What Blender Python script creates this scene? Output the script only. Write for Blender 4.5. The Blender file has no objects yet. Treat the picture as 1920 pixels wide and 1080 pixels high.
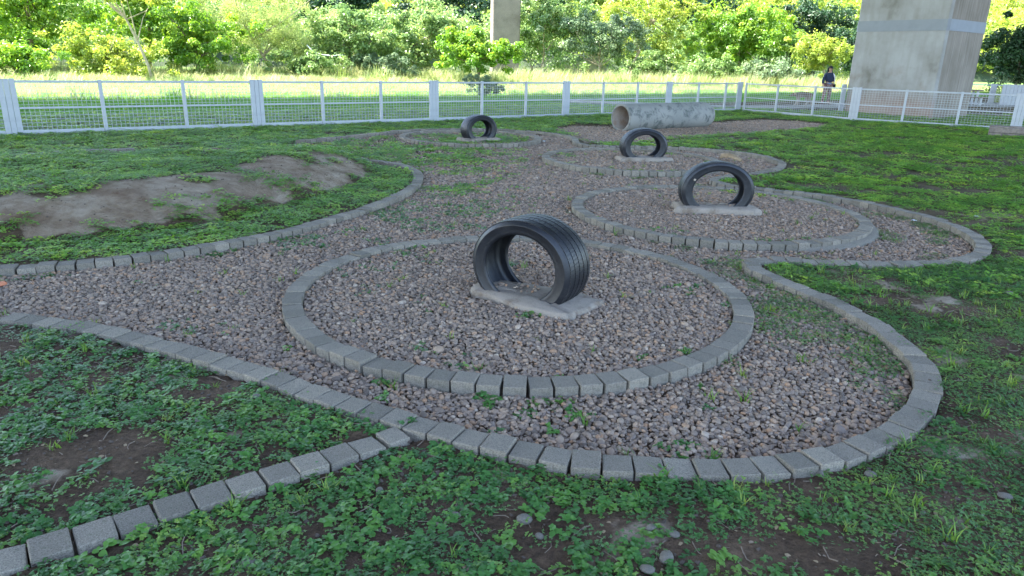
import bpy, math, random
import numpy as np
from mathutils import Matrix, Vector

rng = np.random.default_rng(7)
random.seed(7)
R = math.radians
S = bpy.context.scene
COL = S.collection

# ------------------------------------------------------------------ camera
PITCH, ROLL, CAM_H = R(17.85), R(1.455), 1.5
fwd = Vector((0, math.cos(PITCH), -math.sin(PITCH)))
up0 = Vector((0, math.sin(PITCH), math.cos(PITCH)))
rt0 = Vector((1, 0, 0))
rt = math.cos(ROLL) * rt0 + math.sin(ROLL) * up0
up = -math.sin(ROLL) * rt0 + math.cos(ROLL) * up0
cd = bpy.data.cameras.new('camera')
cam = bpy.data.objects.new('camera', cd)
COL.objects.link(cam)
M = Matrix((rt, up, -fwd)).transposed().to_4x4()
M.translation = (0, 0, CAM_H)
cam.matrix_world = M
cd.sensor_width = 36.0
cd.lens = 1323 / 1920 * 36
cd.clip_start = 0.05
cd.clip_end = 2000
S.camera = cam

# ------------------------------------------------------------------ light
SUN_AZ, SUN_EL = 275.0, 55.0          # azimuth clockwise from +Y (view direction)
world = bpy.data.worlds.new('World')
S.world = world
world.use_nodes = True
wn = world.node_tree
sky = wn.nodes.new('ShaderNodeTexSky')
sky.sky_type = 'NISHITA'
sky.sun_disc = False
sky.sun_elevation = R(SUN_EL)
sky.sun_rotation = R(SUN_AZ)
sky.dust_density = 1.3
sky.ozone_density = 1.0
wn.links.new(sky.outputs[0], wn.nodes['Background'].inputs[0])
wn.nodes['Background'].inputs[1].default_value = 0.15
sl = bpy.data.lights.new('sun', 'SUN')
sl.energy = 4.6
sl.angle = R(0.53)
sl.color = (1.0, 0.95, 0.86)
sun = bpy.data.objects.new('sun', sl)
COL.objects.link(sun)
sdir = Vector((math.sin(R(SUN_AZ)) * math.cos(R(SUN_EL)), math.cos(R(SUN_AZ)) * math.cos(R(SUN_EL)), math.sin(R(SUN_EL))))
sun.rotation_euler = sdir.to_track_quat('Z', 'Y').to_euler()
sun.location = sdir * 60
S.view_settings.view_transform = 'Standard'
S.view_settings.look = 'None'
S.view_settings.gamma = 1.0
S.view_settings.use_curve_mapping = False
S.view_settings.exposure = 2.87
S.cycles.max_bounces = 6
S.cycles.transparent_max_bounces = 6

# ------------------------------------------------------------------ layout (metres, camera above the origin)
# centre lines of the kerbs
L1 = [(-2.84,3.70),(-2.70,3.67),(-2.53,3.63),(-2.35,3.59),(-2.18,3.52),(-2.02,3.46),(-1.85,3.38),(-1.69,3.30),(-1.53,3.22),(-1.37,3.14),(-1.21,3.06),(-1.06,2.97),(-0.91,2.87),(-0.75,2.78),(-0.59,2.70),(-0.43,2.62),(-0.26,2.54),(-0.10,2.47),(0.07,2.41),(0.24,2.36),(0.42,2.33),(0.60,2.32),(0.78,2.32),(0.96,2.34),(1.13,2.38),(1.30,2.44),(1.46,2.53),(1.61,2.63),(1.74,2.75),(1.86,2.88),(1.97,3.03),(2.06,3.19),(2.12,3.35),(2.15,3.53),(2.17,3.71),(2.17,3.89),(2.15,4.07),(2.12,4.24),(2.07,4.41),(1.99,4.58),(1.92,4.74),(1.87,4.92),(1.82,5.09),(1.83,5.26),(1.95,5.36),(2.12,5.37),(2.30,5.34),(2.47,5.31),(2.65,5.30),(2.83,5.30),(3.01,5.32),(3.19,5.35),(3.36,5.40),(3.53,5.46),(3.69,5.55),(3.83,5.65),(3.95,5.78),(4.06,5.93),(4.15,6.08),(4.22,6.25),(4.27,6.42),(4.31,6.60),(4.33,6.77),(4.33,6.95),(4.31,7.13),(4.27,7.31),(4.22,7.48),(4.15,7.65),(4.08,7.81),(4.00,7.97),(3.90,8.12),(3.78,8.26),(3.65,8.38),(3.51,8.49),(3.36,8.58),(3.20,8.68),(3.05,8.77),(2.90,8.86),(2.75,8.96),(2.65,9.09),(2.62,9.26),(2.66,9.42),(2.75,9.57),(2.88,9.69),(3.03,9.80),(3.17,9.90),(3.32,10.00),(3.46,10.11),(3.59,10.24),(3.72,10.37),(3.83,10.50),(3.94,10.65),(4.03,10.80),(4.11,10.96),(4.18,11.13),(4.23,11.30),(4.25,11.47),(4.26,11.65),(4.26,11.83),(4.22,12.01),(4.16,12.17),(4.07,12.32),(3.96,12.46),(3.83,12.58),(3.69,12.69),(3.54,12.78),(3.38,12.87),(3.21,12.94),(3.04,12.99),(2.87,13.03),(2.69,13.05),(2.51,13.05),(2.34,13.03),(2.16,13.01),(1.98,12.98),(1.80,12.95),(1.63,12.93),(1.46,12.95),(1.31,13.02),(1.20,13.13),(1.15,13.29),(1.13,13.47),(1.14,13.64),(1.15,13.82),(1.16,14.00),(1.15,14.18),(1.13,14.35),(1.08,14.53),(1.02,14.69),(0.94,14.85),(0.83,14.99),(0.71,15.12),(0.58,15.23),(0.43,15.32),(0.26,15.39),(0.09,15.43),(-0.09,15.46),(-0.26,15.48),(-0.44,15.48),(-0.62,15.47),(-0.80,15.45),(-0.98,15.42),(-1.15,15.38),(-1.33,15.33),(-1.49,15.27),(-1.66,15.20),(-1.82,15.12),(-1.97,15.02),(-2.11,14.91),(-2.23,14.78),(-2.35,14.65),(-2.46,14.51),(-2.55,14.35),(-2.64,14.20),(-2.73,14.04),(-2.82,13.89),(-2.91,13.73),(-3.00,13.57),(-3.09,13.42),(-3.19,13.27),(-3.28,13.11),(-3.38,12.96),(-3.48,12.81),(-3.58,12.67),(-3.69,12.52),(-3.79,12.37),(-3.91,12.24),(-4.04,12.12),(-4.18,12.00),(-4.31,11.88),(-4.45,11.77),(-4.59,11.65),(-4.74,11.54),(-4.88,11.44),(-5.03,11.33),(-5.18,11.23),(-5.33,11.14),(-5.48,11.04),(-5.63,10.94),(-5.78,10.84),(-5.93,10.74),(-6.08,10.64),(-6.23,10.54),(-6.37,10.43),(-6.51,10.31),(-6.63,10.18),(-6.74,10.05),(-6.84,9.92),(-6.90,9.83)]
K1 = [(-4.2,4.42),(-3.85,4.52),(-3.47,4.64),(-3.35,4.69),(-3.18,4.76),(-3.02,4.83),(-2.86,4.92),(-2.72,5.03),(-2.58,5.15),(-2.45,5.27),(-2.33,5.40),(-2.21,5.53),(-2.10,5.67),(-2.00,5.82),(-1.91,5.98),(-1.83,6.14),(-1.76,6.31),(-1.69,6.47),(-1.61,6.64),(-1.54,6.80),(-1.48,6.97),(-1.42,7.14),(-1.36,7.31),(-1.32,7.48),(-1.28,7.66),(-1.25,7.84),(-1.22,8.01),(-1.21,8.19),(-1.19,8.37),(-1.19,8.55),(-1.20,8.73),(-1.22,8.91),(-1.24,9.09),(-1.28,9.26),(-1.33,9.44),(-1.40,9.60),(-1.47,9.77),(-1.56,9.92),(-1.67,10.06),(-1.79,10.20),(-1.92,10.32),(-2.05,10.44),(-2.20,10.55),(-2.35,10.64),(-2.50,10.73),(-2.67,10.80),(-2.84,10.85),(-3.01,10.89),(-3.19,10.93),(-3.37,10.94),(-3.55,10.94),(-3.72,10.92),(-3.90,10.89),(-4.08,10.86),(-4.24,10.80),(-4.40,10.72),(-4.56,10.63),(-4.72,10.55),(-4.88,10.46),(-5.04,10.37),(-5.19,10.28),(-5.32,10.16),(-5.46,10.05),(-5.60,9.93),(-5.73,9.81),(-5.86,9.69),(-6.00,9.57),(-6.12,9.43),(-6.23,9.30),(-6.34,9.16),(-6.42,9.05)]
SP = [(-0.418,2.545),(-0.58,2.41),(-0.72,2.30),(-0.87,2.19),(-1.01,2.08),(-1.16,1.97),(-1.30,1.86),(-1.44,1.75),(-1.60,1.63),(-1.80,1.48)]
K8 = [(2.59,13.27),(2.53,13.34),(2.49,13.46),(2.49,13.61),(2.55,13.76),(2.65,13.90),(2.77,14.03),(2.90,14.16),(3.04,14.27),(3.18,14.38),(3.33,14.49),(3.47,14.59),(3.62,14.70),(3.77,14.80),(3.91,14.91),(4.06,15.01),(4.20,15.12),(4.35,15.23),(4.49,15.33),(4.64,15.43),(4.79,15.53),(4.94,15.63),(5.10,15.73),(5.25,15.82),(5.39,15.93),(5.53,16.04),(5.67,16.16),(5.80,16.27),(5.92,16.38),(6.05,16.51)]
PG = [(1.25,14.62),(1.14,15.34),(0.91,15.98),(0.84,16.73),(1.47,17.76),(2.27,17.84),(5.45,19.89),(7.09,21.32),(8.26,21.11),(8.73,20.01),(7.88,18.66),(6.49,17.45),(4.78,16.14),(3.17,14.97),(2.54,14.23),(2.21,13.74),(1.36,13.69)]
RINGS = [((0.04, 4.445), 1.43), ((2.108, 7.326), 1.44), ((1.83, 11.24), 1.35), ((-0.87, 13.82), 1.30)]
GPOLY = L1 + [(-9.5, 8.4), (-9.5, 4.9), (-4.3, 3.98)]
KPOLY = K1 + [(-9.3, 7.6), (-9.3, 3.9), (-6, 3.95)]
MOUND = [(-6.5,4.75),(-5.2,4.95),(-4.04,5.25),(-3.54,5.50),(-3.04,5.85),(-2.57,6.45),(-2.10,7.45),(-1.83,8.6),(-1.80,9.5),(-2.2,10.2),(-3.2,10.4),(-4.9,9.7),(-7,8.3),(-9.0,6.9),(-9,4.6)]
KERB_TOP = 0.07

# ------------------------------------------------------------------ numeric helpers
_tab = np.random.default_rng(3).random((256, 256))
def vnoise(x, y, freq=1.0, seed=0):
    x = np.asarray(x, float) * freq + seed * 17.31
    y = np.asarray(y, float) * freq + seed * 9.77
    i, j = np.floor(x).astype(int), np.floor(y).astype(int)
    u, v = x - i, y - j
    u, v = u * u * (3 - 2 * u), v * v * (3 - 2 * v)
    a, b = _tab[i % 256, j % 256], _tab[(i + 1) % 256, j % 256]
    c, d = _tab[i % 256, (j + 1) % 256], _tab[(i + 1) % 256, (j + 1) % 256]
    return (a * (1 - u) + b * u) * (1 - v) + (c * (1 - u) + d * u) * v
def fbm(x, y, freq=1.0, seed=0, octv=4):
    s, a, t = 0, 1.0, 0
    for k in range(octv):
        s = s + a * vnoise(x, y, freq * 2 ** k, seed + k)
        t += a
        a *= 0.5
    return s / t
def sstep(a, b, x):
    t = np.clip((np.asarray(x, float) - a) / (b - a), 0, 1)
    return t * t * (3 - 2 * t)
def inpoly(x, y, poly):
    x, y = np.asarray(x), np.asarray(y)
    r = np.zeros(x.shape, bool)
    p = np.array(poly)
    for (x0, y0), (x1, y1) in zip(p, np.roll(p, -1, 0)):
        if y0 == y1:
            continue
        c = ((y0 > y) != (y1 > y)) & (x < (x1 - x0) * (y - y0) / (y1 - y0) + x0)
        r ^= c
    return r
def pdist(x, y, line, closed=False):
    x, y = np.asarray(x, float), np.asarray(y, float)
    p = np.array(line)
    if closed:
        p = np.vstack([p, p[:1]])
    best = np.full(x.shape, 1e9)
    for (x0, y0), (x1, y1) in zip(p[:-1], p[1:]):
        dx, dy = x1 - x0, y1 - y0
        L = dx * dx + dy * dy + 1e-12
        t = np.clip(((x - x0) * dx + (y - y0) * dy) / L, 0, 1)
        best = np.minimum(best, (x - x0 - t * dx) ** 2 + (y - y0 - t * dy) ** 2)
    return np.sqrt(best)
def resample(line, step):
    p = np.array(line, float)
    d = np.r_[0, np.cumsum(np.linalg.norm(np.diff(p, axis=0), axis=1))]
    s = np.arange(step / 2, d[-1], step)
    q = np.c_[np.interp(s, d, p[:, 0]), np.interp(s, d, p[:, 1])]
    e = 0.06
    a = np.c_[np.interp(s + e, d, p[:, 0]), np.interp(s + e, d, p[:, 1])]
    b = np.c_[np.interp(s - e, d, p[:, 0]), np.interp(s - e, d, p[:, 1])]
    t = a - b
    return q, np.arctan2(t[:, 1], t[:, 0])
def in_rings(x, y, extra=0.0):
    r = np.zeros(np.shape(x), bool)
    for (cx, cy), rad in RINGS:
        r |= (np.asarray(x) - cx) ** 2 + (np.asarray(y) - cy) ** 2 < (rad + extra) ** 2
    return r
BN = np.array([-math.sin(R(36)), math.cos(R(36))])   # across the viaduct, away from the camera
BA = np.array([math.cos(R(36)), math.sin(R(36))])    # along the viaduct
def across(x, y):
    return np.asarray(x) * BN[0] + np.asarray(y) * BN[1]
def in_gravel(x, y):
    return (inpoly(x, y, GPOLY) & ~inpoly(x, y, KPOLY)) | inpoly(x, y, PG)
def mound_in(x, y):
    m = inpoly(x, y, MOUND)
    return np.where(m, pdist(x, y, MOUND, True), 0.0)
def ground_z(x, y, g=None):
    x, y = np.asarray(x, float), np.asarray(y, float)
    if g is None:
        g = in_gravel(x, y)
    z = np.where(g, 0.006 - 0.014 * sstep(4.6, 5.6, y) * sstep(12.8, 11.5, y) * sstep(-.2, 1.0, x), 0.050)
    z = np.where(g & in_rings(x, y), 0.030, z)
    fade = sstep(9.2, 10.6, y) * sstep(0.2, -0.8, x) * (~in_rings(x, y))
    z = z * (1 - fade) + 0.030 * fade                # the kerbs at the back left are sunk in
    near = sstep(3.2, 2.0, y) * (~g)
    z = z - 0.004 * near * sstep(.5, -.3, x)
    z = z - 0.02 * np.exp(-((x - 0.1) ** 2 + (y - 1.95) ** 2) / 0.12) * (~g)
    z = z + np.where(g, 0.006, 0.022) * (fbm(x, y, 2.3, 1) - 0.5) * 2 * sstep(1.0, 2.5, y + 1)
    d = mound_in(x, y)
    t = np.clip(d / 1.0, 0, 1)
    z = z + 0.27 * (1 - (1 - t) ** 2) * (0.9 + 0.2 * fbm(x, y, 1.2, 5)) + np.where(d > 0, 0.04 * (fbm(x, y, 3, 8) - 0.5) * sstep(0, .4, d), 0)
    return z

# ------------------------------------------------------------------ object helpers
def tag(o, label=None, cat=None, group=None, kind=None):
    if label: o['label'] = label
    if cat: o['category'] = cat
    if group: o['group'] = group
    if kind: o['kind'] = kind
    return o
def empty(name, loc=(0, 0, 0), rz=0.0):
    o = bpy.data.objects.new(name, None)
    o.location = loc
    o.rotation_euler = (0, 0, rz)
    o.empty_display_size = 0.2
    COL.objects.link(o)
    return o
def link(name, me, parent=None, loc=(0, 0, 0), rz=0.0):
    o = bpy.data.objects.new(name, me)
    o.location = loc
    o.rotation_euler = (0, 0, rz)
    COL.objects.link(o)
    if parent:
        o.parent = parent
    return o
def np_mesh(name, v, f, mat=None, smooth=False, attrs=None):
    """v (n,3), f (m,k) with equal k"""
    me = bpy.data.meshes.new(name)
    v = np.asarray(v, np.float32)
    f = np.asarray(f, np.int32)
    m, k = f.shape
    me.vertices.add(len(v))
    me.vertices.foreach_set('co', v.ravel())
    me.loops.add(m * k)
    me.loops.foreach_set('vertex_index', f.ravel())
    me.polygons.add(m)
    me.polygons.foreach_set('loop_start', np.arange(0, m * k, k, dtype=np.int32))
    me.polygons.foreach_set('loop_total', np.full(m, k, np.int32))
    me.polygons.foreach_set('use_smooth', np.full(m, smooth, bool))
    me.update(calc_edges=True)
    for an, (dom, typ, data) in (attrs or {}).items():
        a = me.attributes.new(an, typ, dom)
        a.data.foreach_set('value' if typ == 'FLOAT' else ('vector' if typ == 'FLOAT_VECTOR' else 'color'), np.asarray(data, np.float32).ravel())
    if mat:
        me.materials.append(mat)
    return me
class MB:
    def __init__(s):
        s.v, s.f = [], []
    def add(s, vs, fs):
        n = len(s.v)
        s.v += [tuple(p) for p in vs]
        s.f += [tuple(i + n for i in q) for q in fs]
    def box(s, c, d, rz=0.0, b=0.0):
        x, y, z = d[0] / 2, d[1] / 2, d[2] / 2
        ca, sa = math.cos(rz), math.sin(rz)
        def T(p): return (c[0] + p[0] * ca - p[1] * sa, c[1] + p[0] * sa + p[1] * ca, c[2] + p[2])
        if b <= 0:
            vs = [T((i * x, j * y, k * z)) for k in (-1, 1) for j in (-1, 1) for i in (-1, 1)]
            s.add(vs, [(0, 2, 3, 1), (4, 5, 7, 6), (0, 1, 5, 4), (2, 6, 7, 3), (0, 4, 6, 2), (1, 3, 7, 5)])
        else:
            vs, idx = [], {}
            for k in (-1, 1):
                for j in (-1, 1):
                    for i in (-1, 1):
                        for a in range(3):
                            p = [i * x, j * y, k * z]
                            for q in range(3):
                                if q != a:
                                    p[q] -= (i, j, k)[q] * b
                            idx[(i, j, k, a)] = len(vs)
                            vs.append(T(p))
            fs = []
            for a in range(3):
                o1, o2 = (a + 1) % 3, (a + 2) % 3
                for sg in (-1, 1):
                    q = []
                    for (m, n) in ((-1, -1), (1, -1), (1, 1), (-1, 1)):
                        t = [0, 0, 0]; t[a] = sg; t[o1] = m; t[o2] = n
                        q.append(idx[(t[0], t[1], t[2], a)])
                    fs.append(tuple(q if sg > 0 else q[::-1]))
                for m in (-1, 1):
                    for n in (-1, 1):
                        q = []
                        for (e, ax) in ((-1, o1), (1, o1), (1, o2), (-1, o2)):
                            t = [0, 0, 0]; t[a] = e; t[o1] = m; t[o2] = n
                            q.append(idx[(t[0], t[1], t[2], ax)])
                        fs.append(tuple(q if m * n < 0 else q[::-1]))
            for k in (-1, 1):
                for j in (-1, 1):
                    for i in (-1, 1):
                        q = [idx[(i, j, k, a)] for a in range(3)]
                        fs.append(tuple(q if i * j * k > 0 else q[::-1]))
            s.add(vs, fs)
        return s
    def tube(s, pts, rad, n=8, caps=True):
        pts = [Vector(p) for p in pts]
        if not hasattr(rad, '__len__'):
            rad = [rad] * len(pts)
        rows, prev = [], None
        for i, p in enumerate(pts):
            t = (pts[min(i + 1, len(pts) - 1)] - pts[max(i - 1, 0)]).normalized()
            if prev is None:
                a = t.orthogonal().normalized()
            else:
                a = (prev - t * prev.dot(t)).normalized()
            prev = a
            b = t.cross(a)
            rows.append([p + (a * math.cos(2 * math.pi * k / n) + b * math.sin(2 * math.pi * k / n)) * rad[i] for k in range(n)])
        vs = [q for r in rows for q in r]
        fs = []
        for i in range(len(rows) - 1):
            for k in range(n):
                fs.append((i * n + k, i * n + (k + 1) % n, (i + 1) * n + (k + 1) % n, (i + 1) * n + k))
        if caps:
            fs.append(tuple(range(n - 1, -1, -1)))
            fs.append(tuple(range((len(rows) - 1) * n, len(rows) * n)))
        s.add(vs, fs)
        return s
    def mesh(s, name, mat=None, smooth=False):
        me = bpy.data.meshes.new(name)
        me.from_pydata(s.v, [], s.f)
        if smooth:
            me.polygons.foreach_set('use_smooth', [True] * len(me.polygons))
        me.update()
        if mat:
            me.materials.append(mat)
        return me
    def build(s, name, mat, parent=None, smooth=False, loc=(0, 0, 0), rz=0.0):
        return link(name, s.mesh(name, mat, smooth), parent, loc, rz)

# ------------------------------------------------------------------ material helpers
class NT:
    def __init__(s, name):
        s.m = bpy.data.materials.new(name)
        s.m.use_nodes = True
        s.t = s.m.node_tree
        s.bsdf = s.t.nodes['Principled BSDF']
        s.out = s.t.nodes['Material Output']
    def n(s, typ, **kw):
        nd = s.t.nodes.new('ShaderNode' + typ)
        for k, v in kw.items():
            setattr(nd, k, v)
        return nd
    def l(s, a, b):
        s.t.links.new(a, b)
    def noise(s, scale, detail=4, rough=0.55, coord='Object', dist=0.0):
        tc = s.n('TexCoord')
        nz = s.n('TexNoise')
        nz.inputs['Scale'].default_value = scale
        nz.inputs['Detail'].default_value = detail
        nz.inputs['Roughness'].default_value = rough
        nz.inputs['Distortion'].default_value = dist
        s.l(tc.outputs[coord], nz.inputs['Vector'])
        return nz.outputs['Fac']
    def ramp(s, fac, stops):
        r = s.n('ValToRGB')
        e = r.color_ramp.elements
        while len(e) < len(stops):
            e.new(0.5)
        for q, (p, c) in zip(e, stops):
            q.position = p
            q.color = (*c, 1) if len(c) == 3 else c
        s.l(fac, r.inputs[0])
        return r.outputs[0]
    def mix(s, a, b, fac, mode='MIX'):
        m = s.n('MixRGB', blend_type=mode)
        for sock, v in ((m.inputs[0], fac), (m.inputs[1], a), (m.inputs[2], b)):
            if hasattr(v, 'links') or hasattr(v, 'is_linked'):
                s.l(v, sock)
            elif hasattr(v, '__len__'):
                sock.default_value = (*v, 1)
            else:
                sock.default_value = v
        return m.outputs[0]
    def math(s, op, a, b=0.0):
        m = s.n('Math', operation=op)
        for sock, v in ((m.inputs[0], a), (m.inputs[1], b)):
            if hasattr(v, 'is_linked'):
                s.l(v, sock)
            else:
                sock.default_value = v
        return m.outputs[0]
    def bump(s, h, strength=0.3, dist=0.01):
        b = s.n('Bump')
        b.inputs['Strength'].default_value = strength
        b.inputs['Distance'].default_value = dist
        s.l(h, b.inputs['Height'])
        s.l(b.outputs[0], s.bsdf.inputs['Normal'])
    def col(s, c):
        if hasattr(c, 'is_linked'):
            s.l(c, s.bsdf.inputs['Base Color'])
        else:
            s.bsdf.inputs['Base Color'].default_value = (*c, 1)
    def rough(s, r, spec=0.5):
        s.bsdf.inputs['Roughness'].default_value = r
        s.bsdf.inputs['Specular IOR Level'].default_value = spec
    def rand(s):
        return s.n('ObjectInfo').outputs['Random']
    def attr(s, name):
        a = s.n('Attribute', attribute_name=name)
        return a
def plain(name, c, rough=0.6, vary=0.12, scale=20, bump=0.1):
    t = NT(name)
    f = t.noise(scale, 5)
    t.col(t.ramp(f, [(0.3, tuple(x * (1 - vary) for x in c)), (0.7, tuple(x * (1 + vary) for x in c))]))
    t.rough(rough)
    if bump:
        t.bump(f, bump, 0.01)
    return t.m
def leaf_mat(name, stops, trans=0.35, rough=0.45, use='rand', gain=1.0):
    """leaf: colour by instance or by the mesh's own 'tint', light passing through"""
    t = NT(name)
    fac = t.rand() if use == 'rand' else t.attr('tint').outputs['Fac']
    c = t.ramp(fac, stops)
    if use == 'rand':
        oi = t.n('ObjectInfo')
        nz = t.n('TexNoise'); nz.inputs['Scale'].default_value = 1.3; nz.inputs['Detail'].default_value = 3
        t.l(oi.outputs['Location'], nz.inputs['Vector'])
        c = t.mix(c, t.ramp(nz.outputs['Fac'], [(.34, (.80, .85, .85)), (.5, (1, 1, 1)), (.68, (1.35, 1.2, 1.0))]), 1.0, 'MULTIPLY')
    t.col(c)
    t.rough(rough, 0.45)
    tr = t.n('BsdfTranslucent')
    hs = t.n('HueSaturation')
    hs.inputs['Hue'].default_value = 0.485
    hs.inputs['Saturation'].default_value = 1.1
    hs.inputs['Value'].default_value = 1.5 * gain
    t.l(c, hs.inputs['Color'])
    t.l(hs.outputs[0], tr.inputs[0])
    mx = t.n('MixShader')
    mx.inputs[0].default_value = trans
    t.l(t.bsdf.outputs[0], mx.inputs[1])
    t.l(tr.outputs[0], mx.inputs[2])
    t.l(mx.outputs[0], t.out.inputs['Surface'])
    return t.m

# ------------------------------------------------------------------ materials
def m_ground():
    t = NT('soil')
    at = t.attr('zone')
    sep = t.n('SeparateColor')
    t.l(at.outputs['Color'], sep.inputs[0])
    n1 = t.noise(2.2, 8, 0.65)
    n2 = t.noise(38, 6, 0.7)
    soil = t.ramp(n1, [(0.32, (0.059, 0.037, 0.024)), (0.5, (0.109, 0.072, 0.048)), (0.68, (0.181, 0.123, 0.083))])
    soil = t.mix(soil, t.ramp(n2, [(0.35, (0.35, 0.33, 0.30)), (0.7, (1.25, 1.2, 1.15))]), 0.75, 'MULTIPLY')
    bare = t.ramp(n1, [(0.3, (0.169, 0.106, 0.069)), (0.5, (0.295, 0.228, 0.166)), (0.7, (0.400, 0.337, 0.263))])
    n3 = t.noise(9, 6, 0.6)
    bare = t.mix(bare, t.ramp(n3, [(0.35, (0.62, 0.56, 0.5)), (0.6, (1.0, 1.0, 1.0))]), 0.7, 'MULTIPLY')
    n4 = t.noise(0.35, 5, 0.6)
    mead = t.ramp(n4, [(0.3, (0.075, 0.15, 0.03)), (0.7, (0.125, 0.20, 0.05))])
    lawn = t.mix(soil, t.ramp(n1, [(0.3, (0.075, 0.085, 0.04)), (0.7, (0.11, 0.12, 0.055))]), 0.25)
    bf = t.math('ADD', sep.outputs[0], t.math('MULTIPLY', t.math('SUBTRACT', n3, .5), .9))
    c = t.mix(soil, bare, t.ramp(bf, [(.38, (0, 0, 0)), (.60, (1, 1, 1))]))
    c = t.mix(c, lawn, sep.outputs[1])
    c = t.mix(c, mead, sep.outputs[2])
    t.col(c)
    t.rough(0.92, 0.15)
    h = t.math('ADD', t.math('MULTIPLY', n2, 0.6), n3)
    t.bump(h, 1.0, 0.035)
    return t.m
MAT_GROUND = m_ground()
def m_pebble():
    t = NT('pebble_stone')
    c = t.ramp(t.rand(), [(0.0, (0.120, 0.094, 0.077)), (0.2, (0.226, 0.168, 0.130)), (0.42, (0.301, 0.216, 0.157)), (0.6, (0.195, 0.154, 0.130)), (0.78, (0.339, 0.255, 0.185)), (0.9, (0.326, 0.191, 0.112)), (1.0, (0.414, 0.334, 0.262))])
    n = t.noise(55, 5, 0.6)
    c = t.mix(c, t.ramp(n, [(0.3, (0.75, 0.73, 0.71)), (0.7, (1.12, 1.1, 1.08))]), 0.8, 'MULTIPLY')
    t.col(c)
    t.rough(0.72, 0.3)
    return t.m
MAT_PEBBLE = m_pebble()
def m_brick():
    t = NT('kerb_concrete')
    r = t.rand()
    base = t.ramp(r, [(0.0, (0.167, 0.146, 0.118)), (0.5, (0.214, 0.185, 0.150)), (1.0, (0.263, 0.227, 0.180))])
    s = t.noise(190, 3, 0.8)
    base = t.mix(base, t.ramp(s, [(0.36, (0.42, 0.42, 0.42)), (0.5, (1.0, 1.0, 1.0)), (0.66, (1.35, 1.33, 1.3))]), 0.85, 'MULTIPLY')
    w = t.noise(7, 5, 0.6, coord='Generated')
    base = t.mix(base, (0.07, 0.085, 0.05), t.ramp(w, [(0.5, (0, 0, 0)), (0.8, (0.55, 0.55, 0.55))]))
    t.col(base)
    t.rough(0.88, 0.25)
    t.bump(s, 0.5, 0.004)
    return t.m
MAT_BRICK = m_brick()
def m_concrete(name, c=(0.36, 0.33, 0.29), stain=(0.2, 0.165, 0.13), sc=1.0):
    t = NT(name)
    a = t.noise(3 * sc, 7, 0.65)
    b = t.noise(45 * sc, 4, 0.7)
    base = t.ramp(a, [(0.33, stain), (0.5, c), (0.75, tuple(x * 1.2 for x in c))])
    base = t.mix(base, t.ramp(b, [(0.3, (0.7, 0.7, 0.7)), (0.7, (1.1, 1.1, 1.1))]), 0.7, 'MULTIPLY')
    t.col(base)
    t.rough(0.9, 0.2)
    t.bump(b, 0.5, 0.01)
    return t.m
MAT_SLAB = m_concrete('rough_concrete', (0.29, 0.245, 0.20), (0.19, 0.145, 0.11), 3.2)
def m_rubber(tread=False):
    t = NT('tread_rubber' if tread else 'rubber')
    n = t.noise(6, 6, 0.7)
    d = t.noise(60, 4, 0.7)
    base = t.ramp(n, [(0.35, (0.006, 0.007, 0.010)), (0.52, (0.011, 0.012, 0.016)), (0.76, (0.040, 0.038, 0.037))])
    t.col(t.mix(base, t.ramp(d, [(0.3, (0.7, 0.7, 0.7)), (0.72, (1.5, 1.5, 1.5))]), 0.6, 'MULTIPLY'))
    t.rough(0.46, 0.5)
    t.bump(d, 0.25, 0.004)
    return t.m
MAT_RUBBER, MAT_TREAD = m_rubber(), m_rubber(True)
def m_pipe():
    t = NT('pipe_concrete')
    a = t.noise(4.5, 8, 0.72, dist=0.6)
    g = t.noise(1.2, 4)
    base = t.ramp(g, [(0.3, (0.20, 0.20, 0.185)), (0.7, (0.27, 0.262, 0.235))])
    base = t.mix(base, (0.075, 0.085, 0.08), t.ramp(a, [(0.50, (0, 0, 0)), (0.62, (0.8, 0.8, 0.8))]))
    t.col(base)
    t.rough(0.9, 0.2)
    t.bump(a, 0.3, 0.01)
    return t.m
MAT_PIPE = m_pipe()
MAT_PIPE_IN = m_concrete('pipe_lining', (0.44, 0.375, 0.32), (0.36, 0.25, 0.18), 1.2)
def m_white():
    t = NT('white_paint')
    a = t.noise(5, 6, 0.7)
    base = t.ramp(a, [(0.3, (0.317, 0.329, 0.347)), (0.5, (0.387, 0.401, 0.419)), (0.75, (0.440, 0.454, 0.468))])
    b = t.noise(22, 5, 0.75)
    base = t.mix(base, (0.30, 0.26, 0.22), t.ramp(b, [(0.62, (0, 0, 0)), (0.74, (0.6, 0.6, 0.6))]))
    t.col(base)
    t.rough(0.55, 0.4)
    return t.m
MAT_WHITE = m_white()
MAT_WIRE = plain('galvanised_wire', (.36, .38, .38), .5, .1, 20, 0)
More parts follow.
